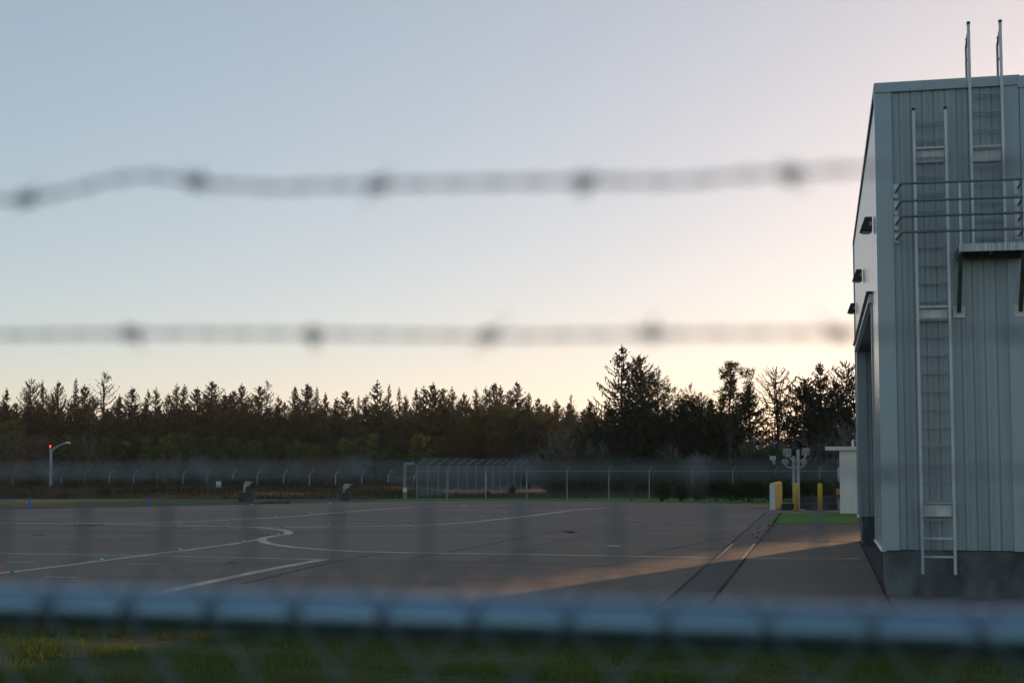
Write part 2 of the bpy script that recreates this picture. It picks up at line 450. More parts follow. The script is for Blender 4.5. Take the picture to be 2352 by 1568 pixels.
for a in [(212,1205.2,9,1.5),(224,1204.9,7,1.7),(203,1205.4,6,1.0),(191,1205.6,8,.8),(178,1205.9,9,.6),(236,1205.9,9,.6),(247,1205.6,6,.4),(166,1207.4,10,.5),(215,1206.6,16,.5),(398,1213.9,6,.8),(408,1214.1,7,1.3),(418,1213.6,8,1.1),(428,1213.4,5,.7),(388,1214.4,5,.5),(90,1228,26,.8),
          (600,1228,4,1.2),(585,1228.5,3,1),(617,1229,5,.8),(637,1227.7,6,1.5),(645,1228.2,4,1),(350,1226,3,1),(338,1226.5,3,.8),(530,1291.5,13,1.2),(400,1307,10,1.0),(1068,1320,7,.6),(515,1213,5,.7)]:
    blotch(*a)
pt.build("tar_stain", M["tar"])["kind"] = "structure"

wear = MB()
def patch(px, py, w, h, ang=0.0):
    c = G(px, py); ca, sa = math.cos(ang), math.sin(ang)
    P = [(-w/2,-h/2),(w/2,-h/2),(w/2,h/2),(-w/2,h/2)]
    wear.poly([(c.x+x*ca-y*sa, c.y+x*sa+y*ca, .0015) for x, y in P])
for a in [(330,1252,2.6,1.6,.1),(900,1300,3.2,1.2,.15),(1180,1218,3.5,4,.2),(1420,1228,2.2,6,.2),(560,1180,5,3,.1),(1620,1190,3,8,.2),(1100,1330,1.4,1.0,.1),(150,1220,3,3,.1),(1330,1310,1.2,2.2,.2)]:
    patch(*a)
wear.build("apron_patch", M["apron_patch"])["kind"] = "structure"
tyre = MB()
for pts_, w_ in [([(980,1345),(1080,1300),(1230,1255),(1420,1215),(1650,1182)],.24),([(1010,1345),(1110,1300),(1262,1255),(1450,1215),(1672,1182)],.24),
                 ([(80,1250),(300,1236),(520,1226),(800,1216),(1100,1210)],.22),([(80,1256),(300,1241),(520,1230.5),(800,1220),(1100,1213.5)],.22),
                 ([(1250,1340),(1400,1318),(1560,1300),(1760,1290)],.2)]:
    strip(tyre, smooth(gpx(pts_), 10), w_, .0019)
tyre.build("tyre_mark", M["tyre"])["kind"] = "structure"

# ================================================================== HANGAR
UA = math.radians(12.2); WA = math.radians(11.2)
U = Vector((math.cos(UA), -math.sin(UA), 0))        # along the front wall
N = Vector((-math.sin(UA), -math.cos(UA), 0))       # out of the front wall
W = Vector((math.sin(WA), math.cos(WA), 0))         # along the side wall, away
NS = Vector((-math.cos(WA), math.sin(WA), 0))       # out of the side wall
C0 = Vector((6.275, 26.55, 0))
def FW(px, py, off=0.0):
    """(s, z) on the front wall plane pushed out by off"""
    d = ray(px, py); o = C0 + N*off
    t = (o.x*N.x + o.y*N.y) / (d.x*N.x + d.y*N.y)
    p = d*t
    return ((p-o).xy.dot(U.xy), CH + d.z*t)
def SW(px, py, off=0.0):
    d = ray(px, py); o = C0 + NS*off
    t = (o.x*NS.x + o.y*NS.y) / (d.x*NS.x + d.y*NS.y)
    p = d*t
    return ((p-o).xy.dot(W.xy), CH + d.z*t)
def fw(s, z, off=0.0): return C0 + U*s + N*off + Vector((0,0,z))
def sw(t, z, off=0.0): return C0 + W*t + NS*off + Vector((0,0,z))

Z0 = .78                       # bottom of the metal
ZT = FW(2008,193)[1]           # roof edge
SE = FW(2349,600)[0]           # right end of the narrow front
WL = 19.6                      # length of the side wall
OP0, OP1 = 3.9, 17.2           # opening in the side wall
OPZ = SW(1995,668)[1] if False else 5.35
REC = 3.2                      # how deep the opening recess goes
BW = 30.0                      # whole building width
print("front wall: top", ZT, "right end", SE)
hangar = empty("hangar", C0, "tall grey-green ribbed metal hangar with roof ladders, at the right edge", "hangar")

def ribbed(mb, P, s0, s1, z0, z1, flip=False, period=.19, d=.022):
    """trapezoid-rib cladding between s0 and s1; P(s, z, off) gives points; z1 may be a function of s"""
    prof = []
    s = s0; prof.append((s0,0))
    while s + period <= s1 + 1e-6:
        for a, o in ((.028,0),(.036,d*.4),(.060,d*.4),(.068,0),(.134,0),(.138,-d),(.158,-d),(.162,0)):
            prof.append((s+a, o))
        s += period
    prof.append((s1,0))
    zt = z1 if callable(z1) else (lambda q: z1)
    for (a, oa), (b, ob) in zip(prof, prof[1:]):
        if b-a < 1e-6: continue
        q = [P(a,z0,oa), P(b,z0,ob), P(b,zt(b),ob), P(a,zt(a),oa)]
        mb.quad(*(reversed(q) if flip else q))
    return prof

TR = .25
topz = lambda s: ZT + .010*s
mb = MB(); ribbed(mb, fw, TR-.02, SE-TR+.02, Z0, lambda s: topz(s)-.17)
wall_f = mb.build("wall", M["siding"], hangar)
# corner trims (folded flashing), cap, base drip
mb = MB()
def slab_f(s0, s1, z0, z1, o0, o1):
    mb.hexa([fw(s0,z0,o0), fw(s1,z0,o0), fw(s1,z0,o1), fw(s0,z0,o1), fw(s0,z1,o0), fw(s1,z1,o0), fw(s1,z1,o1), fw(s0,z1,o1)])
slab_f(-.035, TR, Z0-.01, ZT-.165, -.02, .036)
def screws_f(s, z0, z1, step, o=.036):
    z = z0
    while z < z1:
        mb.box(fw(s, z, o+.004), (.02,.012,.02), U); z += step
screws_f(TR-.03, Z0+.12, ZT-.3, .62)
mb.build('corner_trim', M['trim'], hangar); mb = MB()
slab_f(SE-TR, SE, Z0-.01, topz(SE)-.165, -.02, .036)
def screws_f(s, z0, z1, step, o=.036):
    z = z0
    while z < z1:
        mb.box(fw(s, z, o+.004), (.02,.012,.02), U); z += step
screws_f(SE-TR+.04, Z0+.12, ZT-.3, .62)
for k in range(12):
    s = TR+.13+k*.19
    if s < SE-TR:
        for z in (Z0+.10, Z0+1.75, 4.75, 6.6, ZT-.28): mb.box(fw(s, z, .032), (.018,.012,.018), U)
mb.build("corner_trim", M["trim"], hangar)
mb = MB()
a0, a1 = -.03, SE+.02
mb.hexa([fw(a0,topz(a0)-.17,-.03), fw(a1,topz(a1)-.17,-.03), fw(a1,topz(a1)-.17,.062), fw(a0,topz(a0)-.17,.062),
         fw(a0,topz(a0),-.03), fw(a1,topz(a1),-.03), fw(a1,topz(a1),.058), fw(a0,topz(a0),.058)])
for k in range(11): mb.box(fw(.05+k*.24, topz(0)-.15, .066), (.02,.012,.02), U)
mb.build("roof_cap", M["trim"], hangar)
# dark rake line along the side wall top
mb = MB(); mb.hexa([sw(.0,ZT-.10,-.02), sw(WL+.1,ZT-.10,-.02), sw(WL+.1,ZT-.10,.035), sw(.0,ZT-.10,.035),
                    sw(.0,ZT-.002,-.02), sw(WL+.1,ZT-.002,-.02), sw(WL+.1,ZT-.002,.035), sw(.0,ZT-.002,.035)])
mb.build("roof_edge_trim", M["black"], hangar)
# side wall in three pieces round the opening
mb = MB()
ribbed(mb, sw, .10, OP0, Z0, ZT-.09, True, d=.002)
ribbed(mb, sw, OP1, WL, Z0, ZT-.09, True, d=.002)
ribbed(mb, sw, OP0, OP1, OPZ, ZT-.09, True, d=.002)
mb.build("wall", M["siding"], hangar)
mb = MB()
# corner return of the near trim on the side, opening trims
mb.hexa([sw(-.02,Z0-.01,.0), sw(.14,Z0-.01,.0), sw(.14,Z0-.01,.036), sw(-.02,Z0-.01,.036), sw(-.02,ZT-.10,0), sw(.14,ZT-.10,0), sw(.14,ZT-.10,.036), sw(-.02,ZT-.10,.036)])
mb.build('corner_trim', M['trim'], hangar); mb = MB()
mb.hexa([sw(OP0-.14,Z0-.01,-.02), sw(OP0,Z0-.01,-.02), sw(OP0,Z0-.01,.034), sw(OP0-.14,Z0-.01,.034), sw(OP0-.14,OPZ,-.02), sw(OP0,OPZ,-.02), sw(OP0,OPZ,.034), sw(OP0-.14,OPZ,.034)])
mb.build('opening_trim', M['trim'], hangar); mb = MB()
mb.hexa([sw(WL-.2,Z0-.01,0), sw(WL,Z0-.01,0), sw(WL,Z0-.01,.034), sw(WL-.2,Z0-.01,.034), sw(WL-.2,ZT-.10,0), sw(WL,ZT-.10,0), sw(WL,ZT-.10,.034), sw(WL-.2,ZT-.10,.034)])
mb.build("corner_trim", M["trim"], hangar)
# door header: pale drip edge and dark top flashing
mb = MB(); mb.hexa([sw(OP0-.2,OPZ-.02,-.01), sw(OP1+.1,OPZ-.02,-.01), sw(OP1+.1,OPZ-.02,.09), sw(OP0-.2,OPZ-.02,.09), sw(OP0-.2,OPZ+.16,-.01), sw(OP1+.1,OPZ+.16,-.01), sw(OP1+.1,OPZ+.16,.06), sw(OP0-.2,OPZ+.16,.06)])
mb.build("door_header", M["flash"], hangar)
mb = MB(); mb.hexa([sw(OP0-.25,OPZ+.162,-.01), sw(OP1+.12,OPZ+.162,-.01), sw(OP1+.12,OPZ+.162,.13), sw(OP0-.25,OPZ+.162,.13), sw(OP0-.25,OPZ+.20,-.01), sw(OP1+.12,OPZ+.20,-.01), sw(OP1+.12,OPZ+.20,.12), sw(OP0-.25,OPZ+.20,.12)])
mb.build("header_flashing", M["black"], hangar)
# recess: soffit, far jamb (ribbed, faces the camera), near jamb, door panels at the back
mb = MB(); mb.quad(sw(OP0,OPZ-.005,-.005), sw(OP0,OPZ-.005,-REC), sw(OP1,OPZ-.005,-REC), sw(OP1,OPZ-.005,-.005))
mb.build("soffit", M["soffit"], hangar)
def jamb(s, z, off): return C0 + W*(OP1-off) + NS*(.03-s) + Vector((0,0,z))
mb = MB(); ribbed(mb, jamb, .24, REC+.03, Z0, OPZ-.01, False, .28, .03)
mb.hexa([jamb(0,Z0-.01,.0), jamb(.26,Z0-.01,0), jamb(.26,Z0-.01,.034), jamb(0,Z0-.01,.034), jamb(0,OPZ-.01,0), jamb(.26,OPZ-.01,0), jamb(.26,OPZ-.01,.034), jamb(0,OPZ-.01,.034)])
for z in [Z0+.2+.45*i for i in range(10)]:
    mb.box(jamb(.22,z,.038), (.03,.014,.03), U); mb.box(jamb(.55,z,.034), (.03,.014,.03), U)
mb.build("door_jamb", M["siding"], hangar)
def njamb(s, z, off): return C0 + W*(OP0+off) + NS*(-s) + Vector((0,0,z))
mb = MB(); ribbed(mb, njamb, .0, REC, Z0, OPZ-.01, True, .28, .02)
mb.build("door_jamb", M["siding"], hangar)
def dpan(s, z, off): return sw(OP0+s, z, -REC+off)
for k in range(4):
    mb = MB(); L = (OP1-OP0)/4
    ribbed(mb, dpan, k*L+.01, (k+1)*L-.01, .03, OPZ-.01, True, .19, .02+.001*k)
    mb.build("hangar_door", M["siding"], hangar)
# concrete stem walls
IN = .03
mb = MB()
def conc(t0, t1, i0, i1, z1=Z0-.012):
    mb.hexa([sw(t0,0,-i0), sw(t1,0,-i0), sw(t1,0,-i1), sw(t0,0,-i1), sw(t0,z1,-i0), sw(t1,z1,-i0), sw(t1,z1,-i1), sw(t0,z1,-i1)])
mb.hexa([fw(IN,0,-IN), fw(SE-IN,0,-IN), fw(SE-IN,0,-OP0+.1), fw(IN+.02,0,-OP0+.1), fw(IN,Z0-.012,-IN), fw(SE-IN,Z0-.012,-IN), fw(SE-IN,Z0-.012,-OP0+.1), fw(IN+.02,Z0-.012,-OP0+.1)])
mb.build('stem_wall', M['conc'], hangar); mb = MB()
conc(OP1+.02, WL-.03, .05, REC)
mb.build("stem_wall", M["conc"], hangar)
mb = MB()
mb.hexa([sw(-.03,Z0-.03,-.03), sw(OP0,Z0-.03,-.03), sw(OP0,Z0-.03,.055), sw(-.03,Z0-.03,.055), sw(-.03,Z0-.011,-.03), sw(OP0,Z0-.011,-.03), sw(OP0,Z0-.011,.045), sw(-.03,Z0-.011,.045)])
mb.build('drip_flashing', M['flash'], hangar); mb = MB()
mb.hexa([sw(OP1,Z0-.03,-.03), sw(WL,Z0-.03,-.03), sw(WL,Z0-.03,.055), sw(OP1,Z0-.03,.055), sw(OP1,Z0-.011,-.03), sw(WL,Z0-.011,-.03), sw(WL,Z0-.011,.045), sw(OP1,Z0-.011,.045)])
mb.build("drip_flashing", M["flash"], hangar)
# rest of the building: return of the narrow front, main body, roof, back
mb = MB()
def ret(s, z, off): return C0 + U*(SE+off) + N*(-s) + Vector((0,0,z))
ribbed(mb, ret, .02, 1.3, Z0, topz(SE)-.17, False)
def body(s, z, off): return C0 + U*(SE+s) + N*(-1.3+off) + Vector((0,0,z))
ribbed(mb, body, 0, BW-SE, .3, ZT-.1)
bk = lambda s,z,off: C0 + W*(WL) + U*s + W*off + Vector((0,0,z))
ribbed(mb, bk, 0, BW, .3, ZT-.1, True)
en = lambda s,z,off: C0 + U*(BW+off) + W*s + Vector((0,0,z))
ribbed(mb, en, -1, WL, .3, ZT-.1)
mb.build("wall", M["siding"], hangar)
mb = MB()
r = [C0+U*-.0+Vector((0,0,ZT-.06)), C0+U*SE+Vector((0,0,topz(SE)-.06)), C0+U*BW+N*-1.3+Vector((0,0,ZT-.06)), C0+U*BW+W*WL+Vector((0,0,ZT-.06)), C0+W*WL+Vector((0,0,ZT-.06))]
mb.poly(r); mb.build("roof", M["roofcap"], hangar)
mb = MB()
mb.box(C0+U*(SE+.05)+N*.01+Vector((0,0,(ZT+.1)/2)), (.08,.1,ZT-.2), U)
mb.box(C0+U*(SE+.05)+N*.02+Vector((0,0,ZT-.10)), (.13,.13,.2), U)
mb.build("downspout", M["trim"], hangar)
mb = MB(); mb.hexa([C0+U*SE+N*-1.35+Vector((0,0,0)), C0+U*BW+N*-1.35, C0+U*BW+W*WL, C0+U*SE+W*(WL-.1)] + [q+Vector((0,0,.295)) for q in (C0+U*SE+N*-1.35, C0+U*BW+N*-1.35, C0+U*BW+W*WL, C0+U*SE+W*(WL-.1))])
mb.build("foundation", M["conc"], hangar)
# slab in front of the doors with its dark joint
q0 = G(1975,1243); q1 = G(2036,1369)
mb = MB(); mb.poly([(q0.x,q0.y,.009),(q1.x,q1.y,.009),(q1.x+3,q1.y+.5,.009),(q0.x+4.0,q0.y,.009)])
mb.build("threshold_slab", M["slab"])["kind"] = "structure"
mb = MB(); strip(mb, [q0,q1,q1+(q1-q0).normalized()*5], .06, .013); mb.build("slab_joint", M["tar"])["kind"] = "structure"

# three wall-pack lights on the side wall
for i, (px, py, wd) in enumerate([(1992,517,0),(1971,633,0),(1957.5,708,0)]):
    t, z = SW(px, py, .11)
    base = sw(t, z, .026)
    e = empty("wall_light", base, ["largest black wedge wall light, high on the hangar's side wall", "middle black wedge wall light on the hangar's side wall",
              "smallest black wedge wall light, farthest along the hangar's side wall"][i], "wall light", "black wall lights along the hangar side")
    mb = MB(); h = .135; w2 = .17
    mb.hexa([base-W*w2+NS*.0+Vector((0,0,-h)), base+W*w2+Vector((0,0,-h)), base+W*w2+NS*.23+Vector((0,0,-h)), base-W*w2+NS*.23+Vector((0,0,-h)),
             base-W*w2+Vector((0,0,h)), base+W*w2+Vector((0,0,h)), base+W*w2+NS*.13+Vector((0,0,h)), base-W*w2+NS*.13+Vector((0,0,h))])
    mb.build("housing", M["black"], e, bevel=.015)
    mb = MB(); mb.box(base+NS*.11+Vector((0,0,-h-.012)), (.15,.24,.02), NS); mb.build("lens", M["lens"], e)
    mb = MB(); mb.box(base-W*(w2+.01)+NS*.03, (.04,.02,.07), NS); mb.build("junction_box", M["lens"], e)

# ------------------------------------------------------------------ ladders
LO = .20
def ladder(name, xl, xr, ytop_l, ybot, label, rung0, step, brackets, ext=None):
    sl, zt = FW(xl[0], ytop_l, LO); sr, _ = FW(xr[0], ytop_l, LO)
    _, zb = FW(xl[1], ybot, LO)
    e = empty(name, fw(sl, zb, LO), label, "ladder")
    for s in (sl, sr):
        mb = MB(); mb.box(fw(s, (zt+zb)/2, LO), (.048,.075,zt-zb), U)
        r_ = mb.build("side_rail", M["galv"], e, bevel=.006)
        mb = MB(); mb.box(fw(s, zt+.022, LO), (.056,.083,.045), U); mb.build("end_cap", M["cap"], r_)
    z = rung0
    while z < zt-.06 - (0 if ext is None else ext):
        if z > zb+.05:
            mb = MB(); mb.bar(fw(sl+.022, z, LO), fw(sr-.022, z, LO), .032, .032)
            mb.build("rung", M["rung"] if z > 1.0 else M["galv"], e)
        z += step
    for zc in brackets:
        mb = MB(); mb.box(fw((sl+sr)/2, zc, .085), (sr-sl-.06,.07,.20), U)
        mb.box(fw((sl+sr)/2, zc+.135, .15), (sr-sl-.05,.11,.03), U)
        for s in (sl, sr):
            mb.box(fw(s, zc, .10), (.03,.135,.22), U)
        mb.build("wall_bracket", M["alu"], e, bevel=.004)
    return e, sl, sr, zt, zb
zr = FW(2150, 1278, LO)[1]
br = [FW(2135,360,.1)[1], FW(2140,724,.1)[1], FW(2150,1172,.1)[1]]
e1, sl1, sr1, zt1, zb1 = ladder("wall_ladder", (2098,2119), (2171,2195), 255, 1318, "long galvanised ladder reaching almost to the ground on the hangar front", zr, .3048, br)
br2 = [FW(2262,357,.1)[1]]
e2, sl2, sr2, zt2, zb2 = ladder("roof_ladder", (2224,2228), (2297,2301), 57, 566, "short upper galvanised ladder rising from the platform past the roof edge", FW(2262,545,LO)[1], .3048, br2, ext=1.0)
for s in (sl2, sr2):     # return rails of the walk-through above the roof
    mb = MB(); z1 = zt2-.30; zz = ZT-.02
    mb.tube([fw(s,zt2-.08,LO-.04), fw(s-.02,z1,-.18), fw(s-.02,zz,-.18)], .02, 6)
    for q in (.35,.75): mb.tube([fw(s,zz+q,LO-.03), fw(s-.02,zz+q,-.18)], .014, 6)
    mb.build("walk_through_rail", M["rail_steel"], e2)

# ------------------------------------------------------------------ platform with guard rail
PO = .88
pl, pz1 = FW(2203,560,PO); _, pz0 = FW(2203,578,PO)
PR = SE-.02
plat = empty("ladder_platform", fw(pl, pz0, 0), "small steel landing platform with pipe guard rails and mossy braces under the roof ladder", "platform")
mb = MB(); c = lambda s0,s1,o0,o1,z0,z1: mb.hexa([fw(s0,z0,o0), fw(s1,z0,o0), fw(s1,z0,o1), fw(s0,z0,o1), fw(s0,z1,o0), fw(s1,z1,o0), fw(s1,z1,o1), fw(s0,z1,o1)])
c(pl, PR, PO-.03, PO, pz0, pz1); mb.build("fascia", M["fascia"], plat, bevel=.004)
mb = MB(); c(pl, pl+.03, .03, PO-.032, pz0-.03, pz1-.004); c(PR-.03, PR, .03, PO-.032, pz0-.03, pz1-.004); c((pl+PR)/2-.02,(pl+PR)/2+.02,.03,PO-.032,pz0+.01,pz1-.02)
c(pl+.03, PR-.03, .03, .06, pz0-.03, pz1-.02)
mb.build("side_channel", M["rail_steel"], plat)
mb = MB()
o_ = .06
while o_ < PO-.05:
    c(pl+.031, PR-.031, o_, o_+.012, pz1-.03, pz1-.006); o_ += .035
mb.build("grating", M["rail_steel"], plat)
bz = FW(2196,716,.05)[1]
for s in (pl+.03, PR-.04):
    mb = MB(); mb.bar(fw(s, pz0-.02, PO-.10), fw(s, bz, .06), .065, .065); b_ = mb.build("brace", M["moss"], plat)
    mb = MB(); mb.box(fw(s, bz, .042), (.20,.018,.20), U)
    for q in (-.07,.07): mb.box(fw(s+q, bz-.03, .056), (.03,.016,.03), U)
    mb.build("base_plate", M["alu"], b_)
rl = FW(2069,422,PO)[0]
RR = PR-.03
for i, y in enumerate((422,462,497.5,533.5)):
    z = FW(2069, y, PO)[1]
    mb = MB(); mb.tube([fw(rl-.06,z,.06), fw(rl,z,PO-.03), fw(rl+.03,z,PO), fw(RR-.03,z,PO), fw(RR,z,PO-.03), fw(RR,z,.08)], .021, 8)
    mb.smooth = True; mb.build("guard_rail", M["rail_steel"], plat)
zr1 = FW(2069,422,PO)[1]; zr4 = FW(2069,533.5,PO)[1]
for s in (pl+.03, RR):
    mb = MB(); mb.tube([fw(s,pz1-.02,PO-.012), fw(s,zr1,PO-.012)], .022, 8); mb.build("post", M["galv"], plat)
for s in (rl-.06, RR-.03):
    for i, y in enumerate((422,462,497.5,533.5)):
        z = FW(2069, y, PO)[1]
        mb = MB(); mb.box(fw(s, z+.02, .045), (.075,.02,.24 if i<3 else .16), U); mb.build("wall_plate", M["alu"], plat)

# ================================================================== THINGS ON AND ROUND THE APRON
# white kiosk
k0 = G(1930,1179); kw = 3.2; kd = 3.0; kh = 2.86
kx, ky = k0.x, k0.y
kiosk = empty("kiosk", (kx, ky, 0), "small white flat-roofed kiosk half hidden behind the hangar corner", "kiosk")
mb = MB(); mb.box((kx+kw/2, ky+kd/2, kh/2-.01), (kw,kd,kh)); mb.build("wall", M["white"], kiosk, bevel=.01)
for xx, w_ in ((kx+.04,.08),):
    mb = MB(); mb.box((xx+.12, ky-.008, kh/2-.05), (.03,.02,kh-.2)); mb.build("corner_board", M["offwhite"], kiosk)
mb = MB(); mb.box((kx+kw/2-.25, ky+kd/2, kh+.08), (kw+.75,kd+.5,.17)); mb.build("roof", M["ply"], kiosk, bevel=.012)
mb = MB(); mb.tube([(kx+.60,ky+.5,kh+.16),(kx+.60,ky+.5,kh+.46)], .06, 10); mb.build("vent_pipe", M["galv"], kiosk)
mb = MB(); mb.tube([(kx-.003,ky+.5,1.75),(kx-.10,ky+.5,1.75)], .33, 20); mb.smooth=False; mb.build("round_cover", M["pale"], kiosk)
mb = MB(); mb.tube([(kx-.002,ky+.6,2.32),(kx-.12,ky+.6,2.32)], .11, 12); mb.box((kx-.05,ky+.6,2.40),(.10,.10,.12)); mb.build("alarm_bell", M["red"], kiosk)
mb = MB(); mb.box((kx-.09,ky+.45,.98), (.18,.25,.28)); mb.build("control_box", M["orange"], kiosk, bevel=.01)

kiosk.rotation_euler = (0,0,-math.radians(12.8))
# yellow barrier slab with white end
b0 = G(1768,1170.5); b1 = G(1780.5,1170.5); b2 = G(1797,1161.5)
bar = empty("barrier", ((b0.x+b1.x)/2, b0.y, 0), "yellow slab barrier with rounded top and white end, beside the bollards", "barrier")
def barrier_prof(x0, x1, h, r=.12):
    P = [(x0,0),(x1,0),(x1,h-r)]
    for k in range(1,5):
        a = math.pi/2*k/4; P.append((x1-r+r*math.cos(a), h-r+r*math.sin(a)))
    for k in range(0,5):
        a = math.pi/2+math.pi/2*k/4; P.append((x0+r+r*math.cos(a), h-r+r*math.sin(a)))
    return P
dirb = (b2-b1); dirb.z = 0
pr = barrier_prof(b0.x, b1.x, 1.32)
mb = MB(); n = len(pr)
off = dirb*.012
for i in range(n):
    (xa,za),(xb,zb_) = pr[i], pr[(i+1)%n]
    mb.quad((xa+off.x,b0.y+off.y,za),(xb+off.x,b0.y+off.y,zb_),(xb+dirb.x,b0.y+dirb.y,zb_),(xa+dirb.x,b0.y+dirb.y,za))
mb.poly([(x+dirb.x, b0.y+dirb.y, z) for x, z in reversed(pr)])
mb.build("yellow_panel", M["yellow_worn"], bar)
mb = MB()
for i in range(n):
    (xa,za),(xb,zb_) = pr[i], pr[(i+1)%n]
    g = .004
    mb.quad((xa,b0.y-.05,za),(xb,b0.y-.05,zb_),(xb+off.x,b0.y+off.y,zb_),(xa+off.x,b0.y+off.y,za))
mb.poly([(x, b0.y-.05, z) for x, z in pr]); mb.poly([(x+off.x, b0.y+off.y, z) for x, z in reversed(pr)])
mb.build("white_end", M["offwhite"], bar)

# two yellow bollards
for i, (px, py, lab) in enumerate([(1829,1172.5,"yellow bollard right in front of the floodlight pole"), (1884,1172.5,"yellow bollard standing alone between floodlight pole and white kiosk")]):
    p = G(px, py)
    e = empty("bollard", p, lab, "bollard", "yellow bollards beside the kiosk")
    R = .115; H = 1.33
    mb = MB(); mb.tube([p+Vector((0,0,z)) for z in (0,H-R,H-R*.75,H-R*.45,H-R*.18,H)], [R,R,R*.97,R*.85,R*.6,R*.08], 16)
    mb.smooth = True; mb.build("post", M["yellow"], e)
    mb = MB(); mb.box(p+Vector((0,0,.01)), (.32,.32,.02)); mb.build("footing", M["drain"], e)

# floodlight cluster on a pole
fp = G(1834,1171)
fl = empty("floodlight_pole", fp, "floodlight pole with two U-shaped arms and four lamp heads behind the bollards", "floodlight pole")
def zat(py, Y=fp.y): return PD(1834, py, Y).z
def xat(px, py=1060, Y=fp.y): return PD(px, py, Y).x
mb = MB(); mb.bar(fp+Vector((0,0,0)), Vector((xat(1833),fp.y,zat(1032))), .13, .13, up=(0,1,0)); mb.box(fp+Vector((0,0,.03)),(.55,.55,.06))
mb.build("pole", M["pole"], fl)
yb = fp.y+.25
mb = MB(); mb.bar((xat(1825,1100),yb,0), (xat(1825),yb,zat(1047)), .12,.12, up=(0,1,0)); mb.build("pole", M["pole"], fl)
def uarm(xl, xr, zl, zbt, y, r=.035):
    P = []
    rr = .28
    P.append((xl,y,zl)); P.append((xl,y,zbt+rr))
    for k in range(1,6):
        a = math.pi+math.pi/2*k/5; P.append((xl+rr+rr*math.cos(a), y, zbt+rr+rr*math.sin(a)))
    for k in range(0,6):
        a = 1.5*math.pi+math.pi/2*k/5; P.append((xr-rr+rr*math.cos(a), y, zbt+rr+rr*math.sin(a)))
    P.append((xr,y,zl)); mb_ = MB(); mb_.tube(P, r, 8); mb_.smooth = True
    return mb_
uarm(xat(1813), xat(1849), zat(1040), zat(1058), fp.y-.09).build("arm", M["pole"], fl)
uarm(xat(1802), xat(1848), zat(1062), zat(1073.5), fp.y-.02).build("arm", M["pole"], fl)
def head(px, py, sz, tilt, y):
    c_ = Vector((xat(px,py), y, zat(py))); mb_ = MB()
    a = math.radians(tilt); d = Vector((math.sin(a)*.3, -1, 0)).normalized(); s_ = Vector((-d.y, d.x, 0))
    nrm = (d+Vector((0,0,-.55))).normalized(); upv = s_.cross(nrm).normalized(); 
    if upv.z < 0: upv = -upv
    w_, h_, dp = sz
    f_ = [c_ + s_*sx*w_/2 + upv*sy*h_/2 + nrm*dp for sx, sy in ((-1,-1),(1,-1),(1,1),(-1,1))]
    b_ = [c_ + s_*sx*w_*.36 + upv*sy*h_*.36 - nrm*dp for sx, sy in ((-1,-1),(1,-1),(1,1),(-1,1))]
    mb_.hexa(b_+f_)
    h = mb_.build("lamp_head", M["pole"], fl)
    mb_ = MB(); g_ = [c_ + s_*sx*w_*.42 + upv*sy*h_*.42 + nrm*(dp+.006) for sx, sy in ((-1,-1),(1,-1),(1,1),(-1,1))]
    mb_.quad(*g_); mb_.build("lens", M["lens"], h)
    mb_ = MB(); mb_.bar(c_-nrm*.05, c_+Vector((0,.02,-h_*.75)), .09,.10); mb_.build("knuckle", M["pole"], h)
head(1807,1037,(.40,.36,.07),-40,fp.y-.10); head(1803,1059,(.32,.20,.06),-35,fp.y-.05)
head(1849,1036,(.38,.36,.07),40,fp.y-.10); head(1846,1059,(.28,.22,.06),20,fp.y-.05)

# lone floodlight in front of the hedge
lp = PD(1777,1152,92.0); lp.z = 0
le = empty("floodlight_pole", lp, "thin dark pole with one small floodlight rising in front of the dark conifer hedge", "floodlight pole")
mb = MB(); mb.tube([lp, Vector((lp.x,lp.y,PD(1777,1062,92).z))], .04, 6); mb.build("pole", M["dark_kerb"], le)
hc = PD(1775,1052,92.0)
mb = MB(); mb.box(hc, (.34,.22,.28)); h_ = mb.build("lamp_head", M["pole"], le, bevel=.03)
mb = MB(); mb.bar(hc+Vector((0,0,-.1)), PD(1779,1066,92.0), .12,.12); mb.build("knuckle", M["pole"], h_)

# dark low walls (containment kerbs) behind the bollards
for (xa, xb, ya, zh, lab) in [(1800,1928,1171.5,.32,"long dark low wall directly behind the yellow bollards"), (1826,1926,1164,.52,"taller dark low wall farther back, beneath the conifer hedge")]:
    a = G(xa, ya); b = G(xb, ya)
    mb = MB(); mb.box(((a.x+b.x)/2, a.y+.55, zh/2), (b.x-a.x, .35, zh))
    tag(mb.build("low_wall", M["dark_kerb"], bevel=.02), lab, "low wall", "dark low walls by the kiosk")
cp = G(1812,1170)
mb = MB(); mb.box((cp.x+2.2, cp.y+.6, .012), (5.6, 1.2, .024)); mb.build("kiosk_pavement", M["drain"])["kind"] = "structure"

